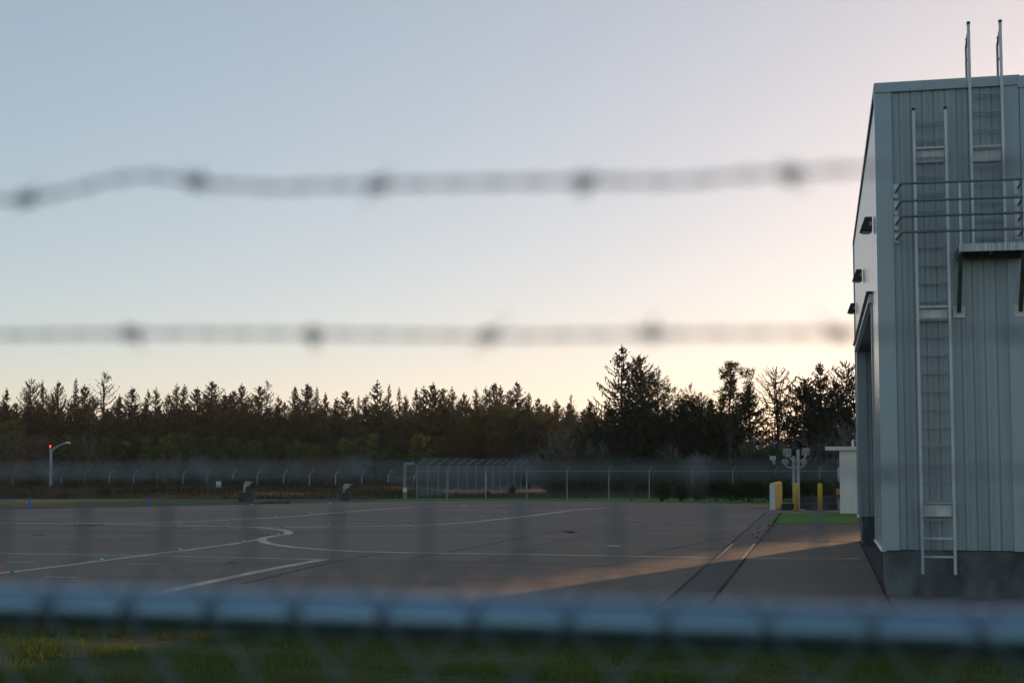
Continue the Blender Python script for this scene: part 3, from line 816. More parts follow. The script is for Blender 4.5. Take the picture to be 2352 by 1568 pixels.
# concrete blocks with small floodlights, low kerb wedge
for (xa, xb, yb_, zt_px, lx, ly, lab, lab2) in [(548,578,1152,1130,565,1108,"wide dark concrete block on the grass, left of the other block","small white floodlight standing on the wide left concrete block"),
                                    (780,804,1148.5,1130,794,1113,"narrower dark concrete block on the grass near the apron's far edge","small white floodlight standing on the narrow right concrete block")]:
    a = G(xa, yb_); b = G(xb, yb_); zt_ = PD((xa+xb)/2, zt_px, a.y).z
    mb = MB(); mb.box(((a.x+b.x)/2, a.y+.4, zt_/2-.03), (b.x-a.x, .8, zt_+.06)); tag(mb.build("concrete_block", M["dconc"], bevel=.02), lab, "concrete block", "concrete blocks on the verge")
    p0 = PD(lx-4, zt_px, a.y+.3); p0.z = zt_; hp = PD(lx, ly+3, a.y+.3)
    e = empty("floodlight", p0, lab2, "floodlight", "floodlights on concrete blocks")
    mb = MB(); mb.tube([p0, Vector((p0.x+.03,p0.y,hp.z-.18))], .045, 8); mb.box(p0+Vector((.02,0,.30)),(.14,.14,.30)); mb.build("stand", M["pole"], e)
    mb = MB(); c_ = Vector((p0.x+.10, p0.y, hp.z))
    mb.hexa([c_+Vector(q) for q in ((-.15,-.14,-.22),(.16,-.14,-.14),(.16,.14,-.14),(-.15,.14,-.22),(-.05,-.14,.14),(.34,-.14,.12),(.34,.14,.12),(-.05,.14,.14))])
    h_ = mb.build("lamp_head", M["pole"], e, bevel=.012)
    mb = MB(); mb.hexa([c_+Vector(q) for q in ((-.04,-.15,.142),(.42,-.15,.10),(.42,.15,.10),(-.04,.15,.142),(-.04,-.15,.165),(.42,-.15,.125),(.42,.15,.125),(-.04,.15,.165))]); mb.build("visor", M["pole"], h_)
    mb = MB(); mb.quad(c_+Vector((.0,-.145,-.12)), c_+Vector((.2,-.145,-.08)), c_+Vector((.24,-.145,.08)), c_+Vector((.04,-.145,.09))); mb.build("lens", M["lens"], h_)
a = G(540,1156.5); b = G(665,1156.5); zh = PD(665,1148,b.y).z
mb = MB(); mb.hexa([(a.x,a.y,-.02),(b.x,b.y,-.02),(b.x,b.y+.5,-.02),(a.x,a.y+.5,-.02),(a.x,a.y,.02),(b.x,b.y,zh),(b.x,b.y+.5,zh),(a.x,a.y+.5,.02)])
tag(mb.build("wedge_kerb", M["kerb"], bevel=.01), "low sloping concrete kerb rising towards the right at the apron's far edge", "kerb")

# street lamp with red beacon
LY = 150.0
lb = PD(116.5,1113,LY); lb.z = ground_h(lb.x, LY)
lt = PD(117,1031,LY)
lamp = empty("street_lamp", lb, "tall square lamp post with a bent arm and red beacon, left of the verge", "street lamp")
mb = MB(); mb.hexa([lb+Vector((-.12,-.12,0)), lb+Vector((.12,-.12,0)), lb+Vector((.12,.12,0)), lb+Vector((-.12,.12,0)), lt+Vector((-.09,-.09,0)), lt+Vector((.09,-.09,0)), lt+Vector((.09,.09,0)), lt+Vector((-.09,.09,0))])
mb.build("pole", M["pole"], lamp)
a1 = PD(119,1031,LY); a2 = PD(151,1017,LY)
mb = MB(); mb.tube([a1+Vector((0,0,-.02)), a1.lerp(a2,.5)+Vector((0,0,.06)), a2], .055, 8); mb.tube([PD(119,1037,LY), a1.lerp(a2,.45)], .03, 6); mb.build("arm", M["pole"], lamp)
mb = MB(); mb.tube([a2+Vector((-.05,0,0)), a2+Vector((.12,0,.03)), a2+Vector((.35,0,.02)), a2+Vector((.5,0,-.02))], [.05,.11,.12,.05], 10); mb.smooth=True; mb.build("lamp_head", M["offwhite"], lamp)
bt = PD(115.5,1026.5,LY)
mb = MB(); mb.tube([Vector((bt.x,bt.y,lt.z)), bt+Vector((0,0,.0))], .04, 8); mb.build("beacon_stem", M["pole"], lamp)
mb = MB(); mb.tube([bt, bt+Vector((0,0,.06)), bt+Vector((0,0,.14)), bt+Vector((0,0,.19))], [.06,.075,.065,.02], 10); mb.smooth=True; mb.build("beacon", M["redlamp"], lamp)

# blue stakes, small white cabinet, little edge markers
for px, yt, yb_, lab in ((67.5,1143,1169,"flat blue marker stake at the apron edge, left of the other blue stake"),(342,1141,1163,"flat blue marker stake at the apron edge, right of the other blue stake")):
    p = G(px, yb_); h_ = PD(px, yt, p.y).z
    mb = MB(); mb.hexa([p+Vector((-.05,-.012,-.03)), p+Vector((.05,-.012,-.03)), p+Vector((.05,.012,-.03)), p+Vector((-.05,.012,-.03)), p+Vector((-.04,-.012,h_)), p+Vector((.06,-.012,h_)), p+Vector((.06,.012,h_)), p+Vector((-.04,.012,h_))])
    tag(mb.build("marker_stake", M["blue"], bevel=.004), lab, "marker stake", "blue stakes along the apron edge")
p = PD(502,1117,148); 
mb = MB(); mb.box((p.x,148,ground_h(p.x,148)+.28), (.42,.3,.62)); mb.box((p.x,148,ground_h(p.x,148)+.61),(.48,.36,.05))
tag(mb.build("utility_cabinet", M["offwhite"], bevel=.01), "small pale utility cabinet in the rough grass behind the left concrete block", "cabinet")

def marker(px, py, lab, grp, m1="teal", m2="tealw", s=.52):
    p = G(px, py); p.z = .006
    e = empty("marker_light", p, lab, "marker light", grp)
    mb = MB(); w_, d_, h_ = .30*s, .26*s, .085*s
    mb.hexa([p+Vector(q) for q in ((-w_/2,-d_/2,0),(w_/2,-d_/2,0),(w_/2,d_/2,0),(-w_/2,d_/2,0),(-w_*.34,-d_*.3,h_),(w_*.34,-d_*.3,h_),(w_*.34,d_*.3,h_),(-w_*.34,d_*.3,h_))])
    mb.build("body", M[m1], e)
    if m2:
        mb = MB(); mb.box(p+Vector((w_*.30,-d_*.40,h_*.62)), (w_*.34,d_*.16,h_*.60)); mb.build("reflector", M[m2], e)
lineA = [(175,1201.5),(376,1199.5),(530,1193.5),(630,1187),(663,1184),(737,1177),(766,1173.8),(855,1169.5),(882,1167.5),(922,1165.5),(979,1163.8),(1033,1162),(1101,1160.6)]
lineB = [(407,1204.5),(646,1209.5),(880,1208.8),(1084,1203),(1176,1194.5),(1225,1187.6),(1272,1182),(1341,1171.5),(1420,1167)]
lineC = [(32,1315.8),(231,1287),(408,1262.5),(558,1243.5),(685,1229.5),(797,1229),(863,1217.5)]
lineA = [(175,1201.5),(376,1199.5),(530,1194.2),(564,1191.3),(631,1187.0),(712,1181.0),(789,1175.0),(857,1169.8),(920,1165.8),(976,1163.6),(1027,1162.0),(1073,1160.6),(1113,1159.4)]
lineB = [(407,1204.4),(646,1210.0),(880,1208.6),(1083,1203.2),(1176,1196.3),(1235,1188.0),(1287,1181.0),(1325,1176.2),(1367,1170.0)]
lineB = [(407,1204.4),(518,1208.0),(752,1207.6),(950,1203.2),(1045,1195.8),(1104,1187.6),(1157,1181.0),(1204,1174.2),(1244,1169.0),(1284,1164.0)]
lineC = [(32,1315.8),(231,1286.8),(409,1262.3),(557,1243.6),(685,1223.4)]
lineC = [(32,1315.4),(231,1286.6),(410,1262.6),(557,1242.8),(690,1224.6)][:4] + [(797,1228.0)]
for l, nm, g in ((lineA,"the far curving line","markers on the far line"),(lineB,"the middle curving line","markers on the middle line")):
    for i, (x, y) in enumerate(l):
        marker(x, y-1.0, "small teal marker light on %s of the apron, %s from the left" % (nm, ORD[i]), g)
for i, (x, y) in enumerate([(32,1316),(231,1287),(410,1263),(557,1244),(638,1229.5)]):
    marker(x, y-.6, "teal marker light on the near slanting line of the apron, %s from the left" % ORD[i], "markers on the near slanting line")
marker(686, 1221.5, "flat teal marker light alone just right of the hairpin bend", "markers by the hairpin", "teal", None)
marker(650, 1211.8, "flat teal marker light just above the hairpin bend", "markers by the hairpin", "teal", None)
for i, (x, y) in enumerate([(43,1170.8),(244,1168.5),(408,1164.6)]):
    marker(x, y, "low blue marker light at the apron's grass edge, %s from the left" % ORD[i], "blue edge markers", "bluemk", None)
for i, (x, y) in enumerate([(577,1160),(758,1154.8)]):
    marker(x, y, ["grey edge marker light by the left end of the sloping kerb","grey edge marker light beside the raised end of the sloping kerb"][i] if False else ["pale edge marker light at the low end of the sloping kerb","pale edge marker light at the far apron edge, right of the sloping kerb"][i], "pale edge markers", "galv", "tealw")

# scattered fallen leaves by the drain
random.seed(9)
lf = MB()
for (x, y) in [(1738,1236),(1741,1231),(1748,1224),(1752,1221),(1758,1216),(1764,1211),(1767,1208)]:
    p = G(x, y); 
    for q in range(3):
        c_ = p+Vector((random.uniform(-.3,.3), random.uniform(-.5,.5), .02)); r_ = random.uniform(.05,.10); a = random.uniform(0,6)
        lf.quad(*[c_+Vector((math.cos(a+k*1.57)*r_, math.sin(a+k*1.57)*r_*.7, random.uniform(0,.05))) for k in range(4)])
o = lf.build("fallen_leaves", M["rust_leaf"]); o["kind"] = "stuff"; o["label"] = "scattered fallen leaves along the drain beside the grass strip"; o["category"] = "leaves"

# ================================================================== FAR FENCES
def chain(mb, A, B, h, d=.10, r=.0026, za=0, zb=0, z0=.04):
    """chain-link fabric of straight diagonal wires between ground points A and B"""
    A = Vector((A[0],A[1],0)); B = Vector((B[0],B[1],0)); L = (B-A).length; D = (B-A)/L; nn = Vector((-D.y, D.x, 0))
    H = h - z0
    def pt_(s, z, o): return A + D*s + nn*o + Vector((0,0, z0+z + za+(zb-za)*s/L))
    k = -int(H/d)-1
    while k*d < L:
        for sg in (1,-1):
            s0 = k*d; s1 = s0+H
            if sg == 1: p = [(s0,0),(s1,H)]
            else: p = [(s0,H),(s1,0)]
            (sa,za_),(sb,zb_) = p
            ca, cb = max(0,sa), min(L,sb)
            if cb-ca > .05:
                f_ = lambda s: za_+(zb_-za_)*(s-sa)/(sb-sa)
                a_, b_ = (ca,f_(ca)), (cb,f_(cb))
                n0 = len(mb.v)
                for (s, z) in (a_, b_):
                    for (u_, v_) in ((-r*1.4,0),(r*.7,-r),(r*.7,r)):
                        mb.v.append(tuple(pt_(s+(-sg)*u_*.7, z+u_*.7, v_)))
                mb.f += [(n0,n0+1,n0+4,n0+3),(n0+1,n0+2,n0+5,n0+4),(n0+2,n0,n0+3,n0+5)]
        k += 1

def fence_run(name, label, pts, h, arm, arm_h, gz=None, corner_first=False, mesh_d=.10, pr=.04, rail=True, wires=3, mesh_r=.0026, pm=None):
    """pts: post ground points; arm: horizontal vector of the barbed-wire arm"""
    P = [Vector((p[0],p[1],(gz(p[0],p[1]) if gz else 0))) for p in pts]
    e = empty(name, P[0], label, "fence", None)
    tops = []
    for i, p in enumerate(P):
        mb = MB(); t = p+Vector((0,0,h)); a = t+Vector((arm[0],arm[1],arm_h))
        mb.tube([p+Vector((0,0,-.05)), t], pr, 8, True)
        pm = pm or M["fence"]; o = mb.build("post", pm, e)
        mb = MB(); mb.tube([t+Vector((0,0,-.02)), a], pr*.75, 6); mb.build("arm", pm, o)
        tops.append((t, a))
    if rail:
        mb = MB()
        for (t, a), (t2, a2) in zip(tops, tops[1:]): mb.tube([t+Vector((0,0,-.06)), t2+Vector((0,0,-.06))], .026, 6)
        mb.build("top_rail", M["fence"], e)
    mb = MB()
    for p, q in zip(P, P[1:]): chain(mb, p, q, h-.05, mesh_d, mesh_r, p.z, q.z)
    mb.build("chain_link", M["mesh"], e)
    for k in range(wires):
        mb = MB(); f_ = (k+1)/wires
        for (t, a), (t2, a2) in zip(tops, tops[1:]): mb.tube([t.lerp(a,f_), t2.lerp(a2,f_)], .006, 3, False)
        mb.build("barbed_wire", M["mesh"], e)
    return e

fx = [1026.5,1116,1210,1302.5,1398.5,1491.5,1590,1683.5,1782,1882.5,1985,2090,2200]
Yf = [G(x,1146.3) for x in fx]
cornr = G(931,1146.2)
pts = [cornr] + Yf
hF = PD(1210,1081,Yf[3-1].y).z + .06
fence_run("chain_link_fence", "silver chain-link fence with a top rail, running across behind the hedge and bushes", pts, hF, (.16,-.10), .24, mesh_d=.11, pr=.036, mesh_r=.0024)
# corner post with flat-topped box and small cabinet
ce = empty("gate_post", cornr+Vector((-.05,-.35,0)), "thick pale corner post with a flat head and a small white box", "post")
p = cornr+Vector((-.05,-.35,0)); ht = PD(933,1068,p.y).z
mb = MB(); mb.tube([p, p+Vector((.03,0,ht))], .07, 10); mb.tube([p+Vector((.16,.1,0)), p+Vector((.10,.05,.9))], .045, 8)
for k in range(5): mb.box(p+Vector((.01,0,.5+k*.42)), (.16,.16,.04))
mb.build("post", M["mesh"], ce)
mb = MB(); mb.box(p+Vector((.30,0,ht+.10)), (.70,.25,.18)); mb.build("head_beam", M["mesh"], ce, bevel=.02)
mb = MB(); mb.box(p+Vector((.05,-.16,PD(933,1125,p.y).z)), (.24,.16,.26)); mb.build("meter_box", M["offwhite"], ce, bevel=.01)
# rusty stake inside
rp = G(951,1145.5)
mb = MB(); mb.bar(rp+Vector((0,.8,-.1)), rp+Vector((0,.8,PD(951,1104,rp.y).z)), .10,.06,up=(0,1,0)); tag(mb.build("rusty_stake", M["rust"]), "dark rusty stake just inside the fence corner", "stake")
# return fence, going away from the corner
bx = [957,982,1006.5,1030,1052,1073,1093,1114,1131.5,1149,1166,1182,1197]
by = [1142,1140.5,1139,1137.7,1136.4,1135.2,1134.1,1133.0,1131.9,1131.0,1130.2,1129.5,1129.0]
bp = [G(x,y) for x, y in zip(bx,by)]
fence_run("chain_link_fence", "hazy chain-link fence running away from the corner post with long slanted barbed arms", bp, 2.22, (.62,.2), .42, mesh_d=.11, pr=.034, rail=False, wires=4, mesh_r=.0048)
# left perimeter fence in the distance
lx = [-25,31,86,141,196,251.5,307,362,420,475,535,591,651.5,711,770.5,831,891.5]
def LD(i): return 186.0-1.5*i
lp_ = [PD(x,1100,LD(i)) for i, x in enumerate(lx)]
fence_run("chain_link_fence", "distant perimeter fence with slanted arm tops along the dark forest, on the left", [(p.x,p.y) for p in lp_] + [(cornr.x-2.5, 150)], 2.02, (.42,.1), .50, gz=lambda x,y: -.93+ (186-y)*.004, mesh_d=.16, pr=.045, rail=False, wires=3, mesh_r=.0030, pm=M['fence_light'])

# ================================================================== VEGETATION
rng = random.Random(11)
def needle_quads(V, Fc, a, b, w, up):
    d = b-a
    s_ = d.cross(up)
    if s_.length < 1e-6: return
    s_ = s_.normalized()*w
    n = len(V)
    V += [a-s_*.5, a+s_*.5, b+s_*.25, b-s_*.25]; Fc.append((n,n+1,n+2,n+3))

def spruce(seed, h=12.0, r=2.2, dense=1.0, base=.10, up=.25, taper=.85, gap=0.0, spire=.0, twigw=.16, wl=.36, capw=.62):
    R = random.Random(seed); V = []; Fc = []
    tr = MB(); lean = R.uniform(-.15,.15)
    def axis(z): return Vector((lean*math.sin(z/h*3), .1*math.sin(z/h*4+seed), z))
    tr.tube([axis(h*k/8) for k in range(9)], [max(.012,.020*h*(1-k/8.2)**.9) for k in range(9)], 7)
    z = base*h; V3 = Vector
    while z < h*.985:
        t = z/h
        nb = max(3, int((5 + 2*(1-t))*dense))
        for k in range(nb):
            if R.random() < gap: continue
            az = R.uniform(0, 2*math.pi)
            prof = min((1-t)**taper*1.0, capw)
            if t < .22: prof *= .72+1.27*t
            L = r*prof*R.uniform(.62,1.18)*(1-spire*(1 if t>.72 else 0)*.45) + .12
            el = -.30+.55*t+R.uniform(-.14,.16)
            dirh = Vector((math.cos(az), math.sin(az), 0))
            p0 = axis(z + R.uniform(-.1,.1))
            n = max(3, int(L/.30)); prev = p0; pp = [p0]
            for i in range(1, n+1):
                q = i/n
                p = p0 + dirh*L*q + Vector((0,0,L*(math.sin(el)*q + up*q*q - .10*math.sin(q*3.1))))
                pp.append(p)
            tr.tube(pp[::2] if len(pp)>4 else pp, [max(.006,.012*L*(1-i/len(pp[::2] if len(pp)>4 else pp))+.006) for i in range(len(pp[::2] if len(pp)>4 else pp))], 3, False)
            for i in range(1, n+1):
                a = pp[i-1]; b = pp[i]
                needle_quads(V, Fc, a, b, twigw*1.0, Vector((0,0,1)))
                d = (b-a).normalized()
                sidev = d.cross(Vector((0,0,1))).normalized()
                q = i/n
                if q < .25 and R.random() < .5: continue
                for sg in ((-1,1,-1,1) if dense > .8 else (-1,1,1) if i%2 else (-1,1,-1)):
                    if R.random() < .10: continue
                    tl = wl*(min(1,L/2.4)*.55+.35)*(1.15-.75*q)*R.uniform(.7,1.25)*1.5
                    e_ = a.lerp(b,R.random()) 
                    tip = e_ + (d*.75 + sidev*sg*R.uniform(.55,1.0) + Vector((0,0,R.uniform(-.55,.22)))).normalized()*tl
                    needle_quads(V, Fc, e_, tip, twigw*R.uniform(.7,1.25), Vector((R.uniform(-.6,.6),R.uniform(-.6,.6),1)))
                if R.random() < .55*dense:
                    tip = b + Vector((R.uniform(-.12,.12),R.uniform(-.12,.12),-R.uniform(.2,.5)*(.5+min(1,L/3))))
                    needle_quads(V, Fc, b, tip, twigw*.8, Vector((math.sin(az+1),math.cos(az+1),.1)))
        z += h*.030*R.uniform(.75,1.25)/ (1.0+ .35*t)
    top = axis(h*.985)
    for k in range(6):
        az = R.uniform(0,6.28); needle_quads(V, Fc, top, top+Vector((math.cos(az)*.12,math.sin(az)*.12,R.uniform(.15,.45))), .06, Vector((math.sin(az),math.cos(az),.3)))
    return V, Fc, tr

def clump(R, V, Fc, c, rad, n, lw, ll, upb=.35):
    for i in range(n):
        d = Vector((R.gauss(0,1),R.gauss(0,1),R.gauss(0,.8)+upb))
        if d.length < .05: continue
        d.normalize()
        a = c + d*rad*R.uniform(.05,.72)
        b = a + (d+Vector((R.uniform(-.4,.4),R.uniform(-.4,.4),R.uniform(-.2,.5)))).normalized()*ll*R.uniform(.7,1.3)
        needle_quads(V, Fc, a, b, lw, Vector((R.uniform(-1,1),R.uniform(-1,1),R.uniform(-1,1))))

def pine(seed, h=9.0, r=2.4, nb=30, base=.25, round_=False, fork=False, csz=.5, ncl=36):
    R = random.Random(seed); V = []; Fc = []; tr = MB()
    stems = [(Vector((0,0,0)), h, 0.0)]
    def axis(z, o=0): return Vector((.25*math.sin(z/h*2.4+seed)+o*max(0,z/h-.35)*h*.30, .2*math.sin(z/h*3+seed*2), z))
    sts = [0.0] + ([1.0] if fork else [])
    for o in sts:
        hh = h*(1 if o == 0 else .96)
        k0 = 0 if o == 0 else 3
        tr.tube([axis(hh*k/8,o) for k in range(k0,9)], [max(.03,.021*h*(1-k/8.6)) for k in range(k0,9)], 7)
        for k in range(nb if o==0 else nb//2):
            t = base+(1-base)*((k+R.random())/(nb if o==0 else nb//2))
            if o and t < .5: t = .5+.5*t
            az = R.uniform(0,6.283)
            if round_: prof = math.sqrt(max(.02,1-((t-base-.25)/(1.0-base-.18))**2)) if t>base+.25 else .75+ (t-base)
            else: prof = (1-t)**.6*.95+.12
            L = r*prof*R.uniform(.55,1.12)
            el = R.uniform(-.05,.45)+.5*t
            p0 = axis(hh*t, o); d = Vector((math.cos(az)*math.cos(el), math.sin(az)*math.cos(el), math.sin(el)))
            mid = p0+d*L*.5+Vector((0,0,-.05*L)); end = p0+d*L+Vector((0,0,.12*L))
            tr.tube([p0,mid,end], [.035+.012*L,.03,.012], 4, False)
            nc = max(2,int(L*2.1))
            for c_ in range(nc):
                q = .35+.65*(c_+R.random()*.8)/nc
                c0 = (p0.lerp(mid,q*2) if q<.5 else mid.lerp(end,(q-.5)*2)) + Vector((R.uniform(-.35,.35),R.uniform(-.35,.35),R.uniform(-.05,.35)))
                clump(R, V, Fc, c0, csz*R.uniform(.7,1.25), ncl, .075, .26)
    clump(R, V, Fc, axis(h), csz*.7, ncl, .07, .3, .8)
    for k in range(5): clump(R, V, Fc, axis(h*(1-.03*k))+Vector((R.uniform(-.3,.3),R.uniform(-.3,.3),0)), csz*.7, ncl//2, .07, .28, .8)
    return V, Fc, tr

def shrub(seed, h=2.0, rx=1.6, n=2600, lw=.07, ll=.16, spiky=.3):
    R = random.Random(seed); V = []; Fc = []; tr = MB()
    lobes = [(Vector((R.uniform(-.55,.55)*rx, R.uniform(-.4,.4)*rx, h*R.uniform(.35,.72))), R.uniform(.35,.6)) for _ in range(11)]
    for k in range(6):
        l = lobes[k][0]; tr.tube([(l.x*.15,l.y*.15,0), (l.x*.5,l.y*.5,l.z*.5), l], [.05,.035,.012], 4, False)
    for i in range(n):
        c, q = R.choice(lobes)
        d = Vector((R.gauss(0,1),R.gauss(0,1),R.gauss(0,1))).normalized()
        rad = Vector((q*rx, q*rx*.9, q*h*.72))*(R.random()**.45)
        a = c + Vector((d.x*rad.x, d.y*rad.y, d.z*rad.z))
        if a.z < .03: a.z = R.uniform(.03,.35)
        b = a + (d+Vector((R.uniform(-.5,.5),R.uniform(-.5,.5),R.uniform(0,.9)*spiky*2))).normalized()*ll*R.uniform(.6,1.5)
        needle_quads(V, Fc, a, b, lw*R.uniform(.6,1.4), Vector((R.uniform(-1,1),R.uniform(-1,1),R.uniform(-1,1))))
    return V, Fc, tr

def bare(seed, h=7.0, spread=.65, levels=5, fan=3, trunk=.14, fork_z=.22, many=False):
    R = random.Random(seed); tr = MB()
    def grow(p, d, L, r_, lev):
        q = p + d*L*.5 + Vector((R.uniform(-1,1),R.uniform(-1,1),0))*.05*L
        e_ = p + d*L + Vector((R.uniform(-1,1),R.uniform(-1,1),R.uniform(-.3,.6)))*.08*L
        tr.tube([p,q,e_], [r_, r_*.85, r_*.68], 5 if lev < 2 else 3, False)
        if lev >= levels: return
        nb = fan if lev > 0 else (fan+2 if not many else fan+4)
        for k in range(nb):
            a = R.uniform(0,6.28); sp = spread*R.uniform(.6,1.25)
            s_ = d.cross(Vector((math.cos(a),math.sin(a),.3))).normalized()
            nd = (d*math.cos(sp)+s_*math.sin(sp)+Vector((0,0,.10))).normalized()
            st = e_ if k < 2 else p.lerp(e_, R.uniform(.45,.95))
            grow(st, nd, L*R.uniform(.62,.86), r_*.62, lev+1)
    if many:
        for k in range(8):
            a = R.uniform(0,6.28); d = Vector((math.cos(a)*.35, math.sin(a)*.35, 1)).normalized()
            grow(Vector((math.cos(a)*.1,math.sin(a)*.1,0)), d, h*fork_z, trunk*.5, 1)
    else:
        grow(Vector((0,0,-.05)), Vector((R.uniform(-.08,.08),0,1)).normalized(), h*fork_z, trunk, 0)
    # fit to height
    mz = max(v[2] for v in tr.v); s_ = h/mz
    tr.v = [(x*s_, y*s_, z*s_) for x, y, z in tr.v]
    return tr

def mesh_from(V, Fc, name, m):
    me = bpy.data.meshes.new(name)
    me.from_pydata([tuple(v) for v in V], [], Fc); me.materials.append(m); me.update()
    return me

PROTO = {}
def reg(key, res, leafm, barkm, crown="crown"):
    V, Fc, tr = res
    cm = mesh_from(V, Fc, crown, leafm); tm = tr.mesh("trunk"); tm.materials.append(barkm)
    h = max(v.z for v in V); PROTO[key] = (cm, tm, h, crown)
nm, nw, pm, dp = M["needle"], M["needle_warm"], M["pine"], M["darkpine"]
reg("sp0", spruce(1,12,6.0,1.1,taper=1.0,capw=.42), nm, M["bark"])
reg("sp1", spruce(2,12,5.0,1.1,taper=1.0,capw=.46), nw, M["bark"])
reg("sp2", spruce(3,12,7.0,1.2,taper=1.0,capw=.42), nm, M["bark"])
reg("sp3", spruce(4,12,5.4,1.0,gap=.05,taper=1.1,capw=.45), nw, M["bark"])
reg("sp4", spruce(6,12,7.2,1.25,taper=.92,capw=.38), nw, M["bark"])
reg("sp5", spruce(7,12,5.6,.95,taper=1.15,capw=.40,up=.38,gap=.08), nm, M["bark"])
reg("sp6", spruce(8,12,6.6,1.2,taper=.85,capw=.36,up=.12), nw, M["bark"])
reg("sp7", spruce(9,12,4.6,.9,taper=1.2,capw=.50,up=.30), nm, M["bark"])
reg("sp8", spruce(10,12,8.0,1.1,taper=1.05,capw=.38,up=.45), nw, M["bark"])
reg("sparse", spruce(5,12,5.2,.72,base=.12,up=.42,taper=.80,twigw=.12,wl=.30,capw=.6), nm, M["bark"])
reg("big0", spruce(21,13,5.6,1.0,base=.05,up=.36,taper=.90,twigw=.15,capw=.75), nm, M["bark"])
reg("big1", spruce(22,13,5.2,1.3,base=.08,up=.30,taper=.58,twigw=.15,capw=.72), nm, M["bark"])
reg("fan", spruce(23,12,5.0,.9,base=.30,up=.45,taper=.52,twigw=.10,wl=.30,capw=.65), nw, M["bark"])
reg("wide", spruce(24,12,5.2,1.3,base=.25,up=.22,taper=.50,twigw=.16,gap=.05,capw=.7), nm, M["bark"])
reg("pine0", pine(31,9,2.6,34,.12), pm, M["bark"])
reg("pine1", pine(32,8,2.2,30,.10), pm, M["bark"])
reg("pine2", pine(33,9,3.0,40,.15,True), pm, M["bark"])
reg("dpine0", pine(34,11,3.2,38,.35,True), dp, M["bark"])
reg("dpine1", pine(35,12,3.4,26,.48,False,True,.55,40), dp, M["bark"])
reg("dpine2", pine(36,11,3.4,46,.30,True,False,.5,34), dp, M["bark"])
reg("shrub0", shrub(41,2.0,1.8,2600), M["shrub"], M["bark"], "foliage")
reg("shrub1", shrub(42,1.7,1.1,1700,.06,.13), M["shrub"], M["bark"], "foliage")
reg("hedge0", shrub(43,2.3,2.5,5200,.07,.17,.5), M["shrub"], M["bark"], "foliage")
reg("russet", shrub(44,3.0,2.4,2600,.08,.2,.6), M["rust_leaf"], M["bark"], "foliage")
BARE = {}
def regb(key, tr, m): 
    me = tr.mesh("branches"); me.materials.append(m); BARE[key] = (me, max(v[2] for v in tr.v))
regb("alder0", bare(51,7.5,.62,5,3,.15,.20), M["palebark"])
regb("alder1", bare(52,8.0,.50,5,3,.12,.26), M["palebark"])
regb("alder2", bare(53,7.0,.45,4,3,.10,.34), M["palebark"])
regb("brown", bare(54,5.5,.60,5,3,.10,.18,True), M["twig"])
regb("twiggy", bare(55,2.4,.38,4,3,.04,.30,True), M["twig"])

def gz(x, y):
    return ground_h(x, y)
def tree(key, px, py, Y, name, label, cat, group=None, wid=1.0, rot=None):
    """plant a tree whose tip is seen at (px, py) at distance Y"""
    t = PD(px, py, Y); z0 = gz(t.x, Y); h = t.z-z0
    cm, tm, ph, crown = PROTO[key]
    e = empty(name, (t.x, Y, z0), label, cat, group)
    e.scale = (h/ph*wid, h/ph*wid, h/ph)
    e.rotation_euler = (0,0, rng.uniform(0,6.28) if rot is None else rot)
    for nme, me in ((crown, cm), ("trunk" if crown == "crown" else "stem", tm)):
        o = bpy.data.objects.new(nme, me); col.objects.link(o); o.parent = e
    return e
def btree(key, px, py, Y, name, label, cat, group=None, wid=1.0):
    t = PD(px, py, Y); z0 = gz(t.x, Y); h = t.z-z0
    me, ph = BARE[key]
    o = bpy.data.objects.new(name, me); col.objects.link(o)
    o.location = (t.x, Y, z0); o.scale = (h/ph*wid, h/ph*wid, h/ph); o.rotation_euler = (0,0,rng.uniform(0,6.28))
    return tag(o, label, cat, group)

# --- far spruce wall, tips traced one by one
tips = [(-30,890),(16,888),(71,867),(99,871),(135,871),(175,867),(197,880),(240,850),(275,903),(303,886),(341,891),(360,886),(388,900),(405,878),(425,880),
 (453,886),(487,871),(516,900),(528,900),(540,894),(557,878),(596,883),(613,870),(640,905),(677,884),(706,878),(728,887),(748,899),(773,911),(796,894),(824,907),
 (842,903),(866,870),(894,880),(917,887),(933,902),(956,888),(974,884),(993,876),(1020,888),(1038,886),(1068,898),(1094,886),(1116,884),(1136,876),(1150,882),
 (1172,892),(1188,872),(1215,899),(1237,911),(1254,925),(1276,913),(1312,902),(1341,937),(1360,950)]
special = {2:("big1",.62,"broad dark spruce with a dense top near the left edge of the forest"), 7:("sparse",1.0,"tallest thin spruce of the left forest, see-through with spread branches"),
           9:("sp2",1.1,"broad spruce just right of the tall see-through spruce"), 16:("sp4",1.1,"broad twin-tipped spruce in the left middle of the forest"),
           22:("sparse",.7,"ragged spruce with a dark spire and drooping right side"), 32:("sp0",1.0,"sharp pointed spruce standing above its neighbours in mid forest"),
           44:("sp4",.95,"round-shouldered spruce group tip above the fence corner"), 47:("sp2",.9,"full pointed spruce above the return fence"),
           52:("sparse",.6,"thin see-through spruce left of the tall near trees")}
zones = [(130,"left of the lamp post"),(400,"between the lamp post and the left concrete block"),(700,"above the two concrete blocks"),(930,"left of the fence corner post"),(1180,"above the return fence"),(1400,"left of the tall near spruces")]
rr = random.Random(77); cnt = {}
